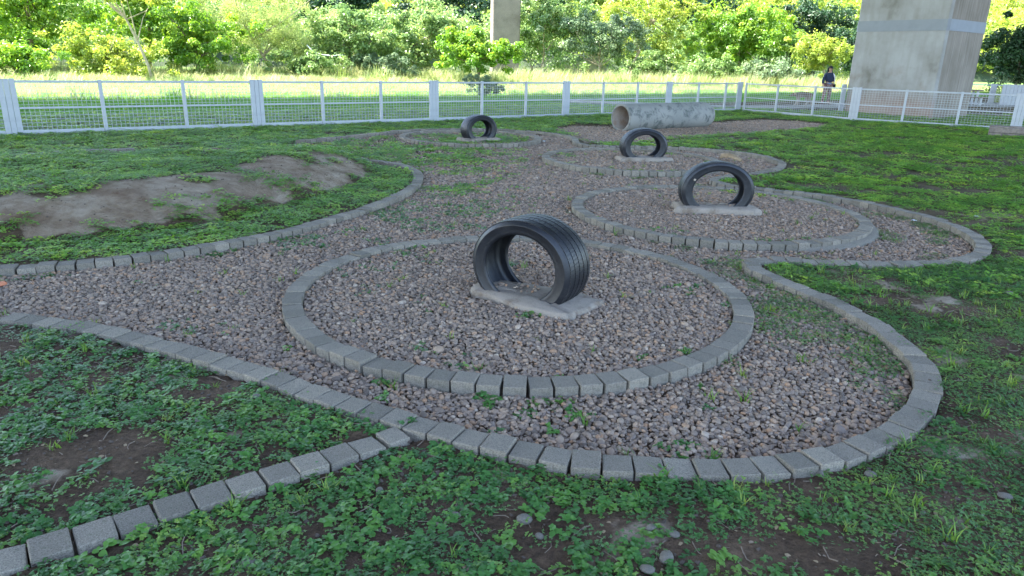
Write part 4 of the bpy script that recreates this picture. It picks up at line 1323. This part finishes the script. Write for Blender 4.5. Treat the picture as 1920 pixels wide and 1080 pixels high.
TREE_MATS = {
    'bright': leaf_mat('bright_tree_leaf', [(0, (0.080, 0.184, 0.029)), (.5, (0.150, 0.296, 0.040)), (1, (0.290, 0.398, 0.058))], .45, .4, 'tint'),
    'lime': leaf_mat('lime_tree_leaf', [(0, (0.220, 0.316, 0.103)), (.5, (0.330, 0.408, 0.149)), (1, (0.440, 0.490, 0.206))], .45, .45, 'tint'),
    'mid': leaf_mat('mid_tree_leaf', [(0, (0.090, 0.173, 0.058)), (.5, (0.170, 0.275, 0.092)), (1, (0.310, 0.388, 0.138))], .4, .38, 'tint'),
    'grey': leaf_mat('grey_tree_leaf', [(0, (0.090, 0.153, 0.081)), (.5, (0.160, 0.235, 0.127)), (1, (0.260, 0.326, 0.172))], .35, .4, 'tint'),
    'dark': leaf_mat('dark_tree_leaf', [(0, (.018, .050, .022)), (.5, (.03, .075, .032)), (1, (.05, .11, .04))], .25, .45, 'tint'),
    'yellow': leaf_mat('yellow_tree_leaf', [(0, (0.150, 0.235, 0.046)), (.5, (0.250, 0.337, 0.063)), (1, (0.390, 0.428, 0.092))], .45, .45, 'tint')}
def tree(name, label, x, y, trunk, crowns, mat, L=.26, clumps=70, per=42, rad=.55, bark=None, cat='tree', group='trees and bushes beyond the meadow', seed=0, tr=.13, nbr=9, ratio=.6):
    r = np.random.default_rng(900 + seed)
    clumps = int(clumps * 1.5)
    per = int(per * 1.15)
    e = tag(empty(name, (x, y, 0)), label, cat, group)
    tp = [np.array(p, float) for p in trunk]
    b = MB()
    rads = np.linspace(tr, tr * .45, len(tp))
    b.tube(tp, list(rads), 7)
    Cs, Rs = [], []
    tot = sum(c[3] * c[4] * c[5] for c in crowns) if len(crowns) > 1 else 1
    for c in crowns:
        k = clumps if len(crowns) == 1 else max(8, int(clumps * c[3] * c[4] * c[5] / tot))
        d = r.normal(size=(k, 3)); d /= np.linalg.norm(d, axis=1, keepdims=True)
        q = r.random(k) ** .42
        p = np.array(c[:3]) + d * q[:, None] * np.array(c[3:6]) * 1.12 * (1 + .2 * r.normal(size=(k, 1)))
        p[:, 2] = np.maximum(p[:, 2], .25)
        Cs.append(p); Rs.append(rad * np.exp(r.normal(0, .3, k)))
    Cs = np.vstack(Cs); Rs = np.concatenate(Rs)
    # limbs reach into the clumps
    for j in r.choice(len(Cs), min(nbr, len(Cs)), replace=False):
        t0 = tp[min(len(tp) - 1, int(len(tp) * r.uniform(.45, 1)))]
        mid = (t0 + Cs[j]) / 2 + r.normal(0, .18, 3)
        b.tube([t0, mid, Cs[j]], [tr * .42, tr * .28, tr * .10], 5, False)
    b.build('trunk', bark or MAT_BARK, e, True)
    v, f, t = leaf_cloud(r, Cs, Rs, int(per * 1.7), L * .76, ratio)
    link('crown', np_mesh('crown', v, f, TREE_MATS[mat], False, {'tint': ('FACE', 'FLOAT', t)}), e)
    return e
def up_trunk(h, lean=(0, 0), wob=.12, n=5, seed=0):
    r = np.random.default_rng(seed)
    return [(lean[0] * t + (r.normal(0, wob) if 0 < t < 1 else 0), lean[1] * t + (r.normal(0, wob) if 0 < t < 1 else 0), -.2 + (h + .2) * t) for t in np.linspace(0, 1, n)]
TG = 'trees and bushes beyond the meadow'
tree('leafy_tree', 'dense bright green tree filling the top left corner', -29.1, 44, up_trunk(4.5, (.5, 0)), [(.4, 0, 3.9, 4.6, 2.6, 3.3), (-2, 1, 2.2, 3, 2, 2)], 'bright', .27, 120, 60, .62, seed=1, nbr=12)
tree('leafy_tree', 'taller green tree rising behind the top left thicket', -24.5, 49, up_trunk(6, (.5, 0)), [(0, 0, 5.2, 3.6, 2.4, 2.9)], 'bright', .27, 80, 55, .6, seed=2)
tree('bush', 'low yellow green bush left of the leaning trunk', -23.2, 41.5, up_trunk(1.2), [(0, 0, 1.25, 3.0, 1.6, 1.25)], 'yellow', .22, 65, 45, .45, cat='bush', seed=3, tr=.05, bark=MAT_PALEBARK)
tree('slender_tree', 'slender tree with bare forked trunk leaning left', -19.9, 40, [(0, 0, -.2), (-.15, 0, .8), (-.55, 0, 2.0), (-1.0, 0, 3.1), (-1.7, 0, 4.3), (-2.3, 0, 5.2)], [(-1.2, 0, 5.2, 2.4, 1.5, 1.3), (.6, .3, 4.3, .9, .8, .7)], 'yellow', .20, 40, 30, .45, MAT_PALEBARK, seed=4, tr=.085, nbr=14)
tree('leafy_tree', 'green leafy tree between the leaning trunk and the lime tree', -20.4, 47, up_trunk(2.5), [(0, 0, 2.5, 3.0, 1.8, 2.0)], 'bright', .26, 80, 50, .5, seed=5)
tree('willow_tree', 'pale lime tree with fine feathery leaves left of centre', -16.6, 50, [(0, 0, -.2), (-.1, 0, .6), (-.6, 0, 1.4), (-1.2, 0, 2.4), (-1.9, 0, 3.8)], [(-1.7, 0, 3.7, 4.1, 2.2, 2.9), (1.2, 0, 2.2, 1.6, 1.4, 1.1)], 'lime', .15, 150, 95, .6, MAT_PALEBARK, seed=6, nbr=16, ratio=.32)
tree('leafy_tree', 'rounded green tree at the right of the lime tree', -12.1, 52, up_trunk(2.4, (.4, 0)), [(0, 0, 2.6, 3.3, 2.0, 1.9), (1.2, 0, 4.0, 1.6, 1.2, .8)], 'mid', .28, 85, 50, .5, seed=7)
tree('leafy_tree', 'broad green tree left of the far pier', -7.3, 54, up_trunk(2.4, (-.2, 0)), [(0, 0, 2.9, 3.6, 2.0, 1.9), (1.2, 0, 4.4, 1.3, 1.2, .8)], 'mid', .28, 85, 50, .5, seed=8)
tree('leafy_tree', 'small bright tree standing right in front of the far pier', -2.7, 50, up_trunk(1.5), [(-.5, 0, 1.9, 2.2, 1.5, 1.0), (1.6, 0, 2.2, 1.3, 1.0, .7), (-.9, 0, 3.0, 1.1, 1.0, .6)], 'bright', .27, 75, 46, .42, seed=9)
tree('leafy_tree', 'tall pale green tree right of the far pier with thin trunks', 1.9, 64, up_trunk(4, (.5, 0)), [(.9, 0, 5.0, 3.8, 2.2, 2.1), (-.6, 0, 3.4, 1.6, 1.2, .9)], 'mid', .30, 85, 46, .6, MAT_PALEBARK, seed=10, tr=.10, nbr=12)
tree('leafy_tree', 'grey green tree over the pale railing right of centre', 6.7, 62, up_trunk(2.6, (.2, 0)), [(.2, 0, 3.6, 3.6, 2.0, 1.7)], 'grey', .24, 80, 50, .5, MAT_PALEBARK, seed=11, nbr=12)
tree('leafy_tree', 'tall tree with many bare branches right of centre', 9.6, 66, up_trunk(5, (2.0, 0)), [(1.8, 0, 5.2, 4.2, 2.3, 2.9), (3.4, 0, 2.2, 1.8, 1.3, 1.2)], 'yellow', .25, 105, 44, .55, MAT_PALEBARK, seed=12, nbr=22, tr=.16)
tree('leafy_tree', 'big bright spreading tree left of the walker', 19.7, 66, up_trunk(3.2, (-.1, 0)), [(0, 0, 3.9, 4.6, 2.6, 2.3), (1.0, 0, 5.6, 2.4, 1.8, 1.0)], 'bright', .32, 125, 55, .6, MAT_PALEBARK, seed=13, nbr=14)
tree('bush', 'small pale bush below the big spreading tree', 15.5, 60, up_trunk(1), [(0, 0, 1.2, 2.5, 1.3, .9)], 'mid', .24, 45, 40, .42, cat='bush', seed=14, tr=.05)
tree('bush', 'low rounded bush at the foot of the trees left of the walker', 20.3, 60, up_trunk(1), [(0, 0, 1.1, 2.5, 1.3, .8)], 'grey', .24, 45, 40, .42, cat='bush', seed=15, tr=.05)
tree('slender_tree', 'yellow green tree with pale trunks right behind the walker', 26.0, 62, up_trunk(2.2, (-.6, 0)), [(-.8, 0, 2.7, 2.3, 1.5, 1.5)], 'yellow', .24, 60, 44, .45, MAT_PALEBARK, seed=16, nbr=12)
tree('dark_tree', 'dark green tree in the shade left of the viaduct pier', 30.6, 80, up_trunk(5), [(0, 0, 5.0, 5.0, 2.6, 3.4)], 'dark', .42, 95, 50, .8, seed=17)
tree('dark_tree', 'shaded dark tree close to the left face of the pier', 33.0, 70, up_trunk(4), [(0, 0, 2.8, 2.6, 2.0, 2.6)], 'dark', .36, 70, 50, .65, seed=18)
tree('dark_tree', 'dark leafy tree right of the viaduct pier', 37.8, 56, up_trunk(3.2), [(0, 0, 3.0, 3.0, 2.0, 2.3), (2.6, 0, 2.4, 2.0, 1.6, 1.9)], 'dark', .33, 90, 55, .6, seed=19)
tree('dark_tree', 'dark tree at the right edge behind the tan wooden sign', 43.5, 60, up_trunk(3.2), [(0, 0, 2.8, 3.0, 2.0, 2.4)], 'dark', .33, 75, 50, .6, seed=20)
tree('bush', 'leafy bush at the left edge behind the fence', -25.7, 37.5, up_trunk(.8), [(0, 0, .9, 2.2, 1.3, .8)], 'bright', .22, 50, 42, .38, cat='bush', seed=21, tr=.05)
tree('bush', 'low dark bush at the foot of the lime tree', -13.6, 48.5, up_trunk(.8), [(0, 0, 1.0, 2.4, 1.2, .75)], 'mid', .22, 45, 42, .38, cat='bush', seed=22, tr=.05)
tree('bush', 'low bush between the two broad green trees', -9.4, 51, up_trunk(.8), [(0, 0, 1.0, 2.0, 1.2, .7)], 'grey', .22, 40, 42, .38, cat='bush', seed=23, tr=.05)
tree('bush', 'low green bush under the bare branched tree', 10.4, 60.5, up_trunk(.8), [(0, 0, 1.3, 2.6, 1.3, .95)], 'mid', .24, 45, 42, .42, cat='bush', seed=24, tr=.05)
for k, (x, y, c, rr, mt, lb) in enumerate([
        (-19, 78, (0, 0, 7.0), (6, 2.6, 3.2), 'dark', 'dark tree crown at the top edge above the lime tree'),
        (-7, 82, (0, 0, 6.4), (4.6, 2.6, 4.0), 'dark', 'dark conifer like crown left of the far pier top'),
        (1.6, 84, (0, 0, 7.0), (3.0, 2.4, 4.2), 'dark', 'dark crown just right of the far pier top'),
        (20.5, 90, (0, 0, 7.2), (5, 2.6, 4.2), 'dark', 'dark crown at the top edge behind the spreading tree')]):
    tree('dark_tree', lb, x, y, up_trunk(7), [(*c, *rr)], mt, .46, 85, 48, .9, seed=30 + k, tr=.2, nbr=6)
# shrub and grass clumps just behind the fence
tree('shrub', 'small dark shrub behind the mesh fence left of the pipe', -1.1, 23.6, up_trunk(.5, n=3, wob=.03), [(0, 0, .72, .52, .35, .28), (-.35, 0, .92, .25, .2, .1), (.4, 0, .62, .28, .2, .12)], 'grey', .075, 42, 26, .11, cat='shrub', group='plants behind the fence', seed=40, tr=.018, nbr=9)
gc = tuft(600, 90, .85, .30, .014, MAT_SHADEGRASS, .75, 4)
o = link('grass_clump', gc, None, (-9.95, 21.0, 0)); tag(o, 'tall arching grass clump behind the left part of the fence', 'grass', 'plants behind the fence')
pg = tuft(601, 110, 1.7, .35, .022, MAT_STRAW, .7, 4)
o = link('pampas_grass', pg, None, (25.0, 38.0, 0)); tag(o, 'pale tall reed grass clump right of the viaduct pier', 'grass')
# straw coloured reeds along the foot of the trees
x = rng.uniform(-34, 30, 900); y = 46 + (x + 25) * .30 + rng.normal(0, 1.6, 900)
y = np.where(x > 0, 56 + (x) * .12 + rng.normal(0, 1.6, 900), y)
sc1 = rng.uniform(1.3, 2.6, 900)
scatter('reeds', np.c_[x, y, np.zeros(900)], np.c_[rng.normal(0, .1, (900, 2)), rng.uniform(0, 6.28, 900)], np.c_[sc1, sc1, sc1], rng.integers(0, 4, 900), ST, 'straw coloured long grass along the foot of the trees', 'grass')
# hanging pale hose
b = MB(); b.tube([(-14.0, 49.4, 2.15), (-13.6, 49.2, 1.78), (-13.0, 49.1, 1.58), (-12.3, 49.1, 1.52), (-11.6, 49.2, 1.58)], .035, 6)
tag(b.build('hose', MAT_PAPER, None, True), 'thin white hose hanging in front of the trees', 'hose')
# pale railing on a low wall between the trunks
rl = tag(empty('railing', (3.4, 73, 0), R(4)), 'pale low wall with white railing behind the tree trunks right of centre', 'railing')
b = MB(); b.box((2.2, 0, .9), (6.2, .25, 2.0)); b.build('wall', MAT_PATH, rl)
for k in range(16):
    b = MB(); b.box((-.7 + k * .38, 0, 2.45), (.10, .08, 1.1)); b.build('bar', MAT_WHITE, rl)
for z_ in (2.15, 3.02):
    b = MB(); b.box((2.2, .10, z_), (6.2, .10, .10)); b.build('rail', MAT_WHITE, rl)

# continuous thicket of shrubs behind the single trees
r = np.random.default_rng(78)
nq = 900
qx = r.uniform(-48, 48, nq)
qy = np.where(qx < 0, 58 + .32 * qx, 58 + .42 * qx) + 10 + r.normal(0, 1.6, nq)
qh = (3.2 + 3.0 * fbm(qx, qx * 0, .12, 44)) * r.random(nq) ** .6
v, f, t_ = leaf_cloud(r, np.c_[qx, qy, .3 + qh], r.uniform(.6, 1.2, nq), 70, .24, .6, .75)
o = link('thicket', np_mesh('thicket', v, f, TREE_MATS['mid'], False, {'tint': ('FACE', 'FLOAT', t_)}))
tag(o, 'continuous leafy thicket behind the single trees', 'thicket', kind='stuff')

# woodland on the rise: one mass
r = np.random.default_rng(77)
nc = 620
wx = r.uniform(-95, 115, nc); wd = r.random(nc)
wy = np.maximum(92 + .42 * wx, 66) + 1 + wd * 40
hz = -.5 + 46 * ((1 + wd * 40) / 150) ** .85 * (0.8 + 0.4 * fbm(wx, wy, .02, 3))
Cs, Rs, Tn = [], [], []
for a_, b_, c_ in zip(wx, wy, hz):
    k = 18
    d = r.normal(size=(k, 3)); d /= np.linalg.norm(d, axis=1, keepdims=True)
    s_ = r.uniform(2.2, 4.2)
    Cs.append(np.array([a_, b_, c_ + s_ * .8]) + d * s_ * np.array([1, 1, .9]) * r.random((k, 1)) ** .35)
    Rs.append(np.full(k, s_ * .34)); Tn.append(np.clip(r.normal(.5, .25) + r.normal(0, .12, k), 0, 1))
v, f, t = leaf_cloud(r, np.vstack(Cs), np.concatenate(Rs), 20, .62, .6, .7, tint0=np.concatenate(Tn))
o = link('woodland', np_mesh('woodland', v, f, TREE_MATS['yellow'], False, {'tint': ('FACE', 'FLOAT', t)}))
tag(o, 'sunlit yellow green woodland covering the rise far behind', 'woodland', kind='stuff')

# ================================================================== PERSON AND DOG
def skin_obj(name, chains, mat, parent, sub=2, loc=(0, 0, 0), root=0):
    """chains: dict of joints (id: (x,y,z,r)) and edges"""
    J, E = chains
    ids = list(J)
    me = bpy.data.meshes.new(name)
    me.from_pydata([J[i][:3] for i in ids], [(ids.index(a), ids.index(b)) for a, b in E], [])
    o = link(name, me, parent, loc)
    sk = o.modifiers.new('skin', 'SKIN')
    sk.use_smooth_shade = True
    for k, i in enumerate(ids):
        sv = me.skin_vertices[0].data[k] if len(me.skin_vertices) else None
        if sv:
            rr = J[i][3]
            sv.radius = rr if hasattr(rr, '__len__') else (rr, rr)
            sv.use_root = (k == root)
    ss = o.modifiers.new('sub', 'SUBSURF')
    ss.levels = sub; ss.render_levels = sub
    me.materials.append(mat)
    return o
def ensure_skin(me):
    pass
MAT_SKIN = plain('skin', (.50, .30, .21), .55, .05, 10, 0)
MAT_NAVY = plain('navy_cloth', (.018, .032, .075), .85, .2, 30, .1)
MAT_SHIRT = plain('blue_shirt', (.20, .32, .52), .85, .1, 30, 0)
MAT_BLACK = plain('black_cloth', (.012, .012, .014), .8, .1, 30, 0)
MAT_SHOE = plain('shoe', (.10, .03, .035), .6, .1, 30, 0)
def m_check():
    t = NT('checked_cloth')
    tc = t.n('TexCoord')
    ck = t.n('TexChecker'); ck.inputs['Scale'].default_value = 14
    ck.inputs[1].default_value = (.30, .19, .17, 1); ck.inputs[2].default_value = (.15, .08, .08, 1)
    t.l(tc.outputs['Object'], ck.inputs[0])
    t.col(ck.outputs[0]); t.rough(.85)
    return t.m
pe_ = tag(empty('person', (12.92, 30.6, .085), R(8)), 'walker in navy jacket, black cap and checked trousers standing behind the fence', 'person')
# facing -y; x to the picture right. joint: x,y,z,r
body = ({'pel': (0, 0, .80, (.13, .10)), 'wst': (0, 0, .95, (.115, .09)), 'chs': (0, .01, 1.12, (.135, .10)), 'nck0': (0, .01, 1.24, (.07, .065)), 'nck': (0, 0, 1.29, .048), 'jaw': (0, -.02, 1.345, (.055, .062)), 'hd': (0, -.015, 1.41, (.072, .082)), 'top': (0, -.01, 1.475, (.062, .07)),
         'shl': (-.15, .01, 1.20, .055), 'ell': (-.225, .02, .985, .042), 'wrl': (-.275, -.05, .80, .030), 'hal': (-.285, -.07, .745, .032),
         'shr': (.15, .01, 1.20, .055), 'elr': (.245, .05, 1.0, .042), 'wrr': (.15, -.10, .90, .030), 'har': (.115, -.14, .895, .032),
         'hpl': (-.085, 0, .76, .085), 'knl': (-.125, -.01, .43, .060), 'anl': (-.150, .02, .09, .040), 'tol': (-.170, -.10, .035, .035),
         'hpr': (.085, 0, .76, .085), 'knr': (.100, -.01, .43, .060), 'anr': (.110, .02, .09, .040), 'tor': (.120, -.10, .035, .035)},
        [('pel', 'wst'), ('wst', 'chs'), ('chs', 'nck0'), ('nck0', 'nck'), ('nck', 'jaw'), ('jaw', 'hd'), ('hd', 'top'), ('chs', 'shl'), ('shl', 'ell'), ('ell', 'wrl'), ('wrl', 'hal'),
         ('chs', 'shr'), ('shr', 'elr'), ('elr', 'wrr'), ('wrr', 'har'), ('pel', 'hpl'), ('hpl', 'knl'), ('knl', 'anl'), ('anl', 'tol'), ('pel', 'hpr'), ('hpr', 'knr'), ('knr', 'anr'), ('anr', 'tor')])
def make_skin(name, chains, mat, parent, sub=2, root=0):
    J, E_ = chains
    ids = list(J)
    me = bpy.data.meshes.new(name)
    me.from_pydata([J[i][:3] for i in ids], [(ids.index(a), ids.index(b)) for a, b in E_], [])
    o = link(name, me, parent)
    sk = o.modifiers.new('skin', 'SKIN')
    sk.use_smooth_shade = True
    if not len(me.skin_vertices):
        # the modifier's layer is made by the operator data path
        bpy.context.view_layer.objects.active = o
        bpy.ops.object.modifier_remove(modifier='skin')
        bpy.ops.object.modifier_add(type='SKIN')
        sk = o.modifiers[-1]; sk.use_smooth_shade = True
    lay_ = me.skin_vertices[0].data
    for k, i in enumerate(ids):
        rr = J[i][3]
        lay_[k].radius = rr if hasattr(rr, '__len__') else (rr, rr)
        lay_[k].use_root = (k == root)
    ss = o.modifiers.new('smooth', 'SUBSURF')
    ss.levels = sub; ss.render_levels = sub
    me.materials.append(mat)
    return o
bo = make_skin('body', body, MAT_SKIN, pe_)
def sub(chain, keep, grow, extra=None):
    J, E_ = chain
    Jn = {}
    for i in keep:
        x_, y_, z_, r_ = J[i]
        Jn[i] = (x_, y_, z_, tuple(q + grow for q in r_) if hasattr(r_, '__len__') else r_ + grow)
    if extra: Jn.update(extra)
    return Jn, [(a, b) for a, b in E_ if a in Jn and b in Jn]
make_skin('jacket', sub(body, ['chs', 'wst', 'nck0', 'shl', 'ell', 'wrl', 'shr', 'elr', 'wrr', 'pel'], .026, {'pel': (0, 0, .84, (.155, .12)), 'chs': (0, .01, 1.12, (.165, .125))}), MAT_NAVY, pe_)
make_skin('trousers', sub(body, ['pel', 'hpl', 'knl', 'anl', 'hpr', 'knr', 'anr'], .020), m_check(), pe_)
b = MB()
th_ = [(math.cos(q * math.pi / 12), math.sin(q * math.pi / 12)) for q in range(24)]
for z0_, z1_, r0_, r1_ in ((.775, .86, .155, .150),):
    b.add([(c_ * r0_, s_ * r0_ * .8, z0_) for c_, s_ in th_] + [(c_ * r1_, s_ * r1_ * .8, z1_) for c_, s_ in th_], [(k, (k + 1) % 24, 24 + (k + 1) % 24, 24 + k) for k in range(24)])
b.build('shirt_hem', MAT_SHIRT, pe_, True)
b = MB()
rows_ = [(.0875, 1.435), (.088, 1.465), (.075, 1.505), (.045, 1.527), (.005, 1.533)]
b.add([(c_ * q, s_ * q * 1.12 - .01, z_) for q, z_ in rows_ for c_, s_ in th_], [(i * 24 + k, i * 24 + (k + 1) % 24, (i + 1) * 24 + (k + 1) % 24, (i + 1) * 24 + k) for i in range(4) for k in range(24)])
b.add([(-.07, -.08, 1.44), (.07, -.08, 1.44), (.055, -.165, 1.428), (-.055, -.165, 1.428), (-.07, -.08, 1.45), (.07, -.08, 1.45), (.055, -.165, 1.436), (-.055, -.165, 1.436)], [(0, 1, 2, 3), (7, 6, 5, 4), (0, 4, 5, 1), (1, 5, 6, 2), (2, 6, 7, 3), (3, 7, 4, 0)])
b.build('cap', MAT_BLACK, pe_, True)
b = MB()
b.tube([(-.072, .02, 1.44), (-.085, .03, 1.36), (-.08, .04, 1.28)], [.03, .035, .02], 8); b.tube([(.072, .02, 1.44), (.085, .03, 1.36), (.08, .04, 1.28)], [.03, .035, .02], 8); b.tube([(0, .06, 1.46), (0, .075, 1.36), (0, .07, 1.26)], [.06, .07, .04], 8)
b.build('hair', MAT_BLACK, pe_, True)
for s_ in (-1, 1):
    b = MB(); ax_ = -.150 if s_ < 0 else .110
    b.tube([(ax_, .06, .045), (ax_ + .01 * s_, -.02, .048), (ax_ + .03 * s_, -.13, .032)], [.045, .05, .035], 8); b.build('shoe', MAT_SHOE, pe_, True)
    b = MB(); b.box((s_ * .028, -.098, 1.41), (.018, .008, .008), 0, .002); b.build('eye', MAT_BLACK, pe_)
b = MB(); b.tube([(0, -.09, 1.41), (0, -.108, 1.385), (0, -.098, 1.378)], [.010, .014, .008], 6); b.build('nose', MAT_SKIN, pe_, True)
b = MB(); b.box((0, -.088, 1.352), (.038, .008, .008), 0, .002); b.build('mouth', MAT_SHOE, pe_)
# fingers
for hx_, hy_, hz_, dx_, dy_, dz_ in ((-.287, -.075, .735, -.1, -.25, -1), (.105, -.15, .893, -1, -.3, -.1)):
    d_ = Vector((dx_, dy_, dz_)).normalized(); sd_ = d_.cross(Vector((0.3, 1, 0))).normalized()
    b = MB()
    for q in range(4):
        o_ = Vector((hx_, hy_, hz_)) + sd_ * (q - 1.5) * .016
        l_ = (.055, .065, .06, .048)[q]
        b.tube([o_, o_ + d_ * l_ * .55, o_ + d_ * l_ + Vector((.012, -.012, 0))], [.009, .008, .006], 6)
    o_ = Vector((hx_, hy_, hz_)) - d_ * .03 + sd_ * .03
    b.tube([o_, o_ + sd_ * .02 + d_ * .02, o_ + sd_ * .022 + d_ * .05], [.010, .009, .007], 6)
    b.build('fingers', MAT_SKIN, pe_, True)
bg = tag(empty('shoulder_bag', (12.92, 30.6, .085), R(8)), 'small bag on a white strap hanging from the walker\'s shoulder', 'bag')
b = MB(); b.tube([(.10, -.115, 1.235), (.135, -.165, 1.10), (.165, -.175, .93), (.185, -.13, .80)], .013, 6); b.build('strap', MAT_PAPER, bg, True)
b = MB(); b.box((.215, -.10, .74), (.05, .17, .16), 0, .02); b.build('pouch', MAT_BLACK, bg)
# dog: walking to the left with its head low
MAT_FUR = plain('tan_fur', (.40, .29, .20), .9, .3, 22, .4)
MAT_FURW = plain('cream_fur', (.58, .53, .46), .9, .15, 22, .3)
dg = tag(empty('dog', (11.28, 28.9, .085), R(6)), 'tan shaggy dog with pale legs walking left behind the fence', 'dog')
dogj = ({'rump': (.24, 0, .42, (.095, .10)), 'loin': (.10, 0, .435, (.095, .105)), 'rib': (-.06, 0, .415, (.115, .125)), 'chest': (-.20, 0, .405, (.10, .12)), 'neck': (-.31, -.01, .43, .075), 'skull': (-.41, -.02, .42, .075), 'muz': (-.50, -.02, .375, .045), 'nose': (-.545, -.02, .36, .030),
         't1': (.33, 0, .45, .04), 't2': (.41, .01, .40, .04), 't3': (.47, .01, .31, .03)},
        [('loin', 'rump'), ('loin', 'rib'), ('rib', 'chest'), ('chest', 'neck'), ('neck', 'skull'), ('skull', 'muz'), ('muz', 'nose'), ('rump', 't1'), ('t1', 't2'), ('t2', 't3')])
legs = {}
dj, de = dict(dogj[0]), list(dogj[1])
for nm, (x0_, y_, sw) in {'fl': (-.20, -.075, -.10), 'fr': (-.20, .075, .09)}.items():
    dj.update({nm + 's': (x0_, y_, .32, .062), nm + 'e': (x0_ + .03 + sw * .2, y_, .23, .045), nm + 'w': (x0_ + sw * .7, y_, .11, .034), nm + 'p': (x0_ + sw - .02, y_, .03, .036), nm + 't': (x0_ + sw - .07, y_, .022, .030)})
    de += [('chest', nm + 's'), (nm + 's', nm + 'e'), (nm + 'e', nm + 'w'), (nm + 'w', nm + 'p'), (nm + 'p', nm + 't')]
for nm, (x0_, y_, sw) in {'hl': (.26, -.07, .10), 'hr': (.26, .07, -.08)}.items():
    dj.update({nm + 's': (x0_, y_, .34, .075), nm + 'k': (x0_ - .06 + sw * .3, y_, .235, .055), nm + 'h': (x0_ + .06 + sw * .8, y_, .14, .034), nm + 'p': (x0_ + .02 + sw, y_, .03, .034), nm + 't': (x0_ - .03 + sw, y_, .022, .030)})
    de += [('rump', nm + 's'), (nm + 's', nm + 'k'), (nm + 'k', nm + 'h'), (nm + 'h', nm + 'p'), (nm + 'p', nm + 't')]
def m_dog():
    t = NT('dog_fur')
    tc = t.n('TexCoord'); sx = t.n('SeparateXYZ'); t.l(tc.outputs['Object'], sx.inputs[0])
    n_ = t.noise(16, 5, .7)
    h = t.math('ADD', sx.outputs[2], t.math('MULTIPLY', n_, .12))
    t.col(t.ramp(h, [(.26, (.34, .30, .26)), (.40, (.27, .21, .165)), (.52, (.17, .125, .095))]))
    t.rough(.9, .2); t.bump(n_, .8, .03)
    return t.m
make_skin('body', (dj, de), m_dog(), dg, 2, 1)
for s_ in (-1, 1):
    b = MB(); b.tube([(-.395, s_ * .05 - .02, .47), (-.38, s_ * .085 - .02, .455), (-.375, s_ * .095 - .02, .395)], [.022, .030, .012], 7); b.build('ear', MAT_FUR, dg, True)
    b = MB(); b.box((-.465, s_ * .038 - .02, .42), (.014, .010, .014), 0, .003); b.build('eye', MAT_BLACK, dg)
b = MB(); b.box((-.572, -.02, .372), (.024, .030, .022), 0, .006); b.build('nose', MAT_BLACK, dg)
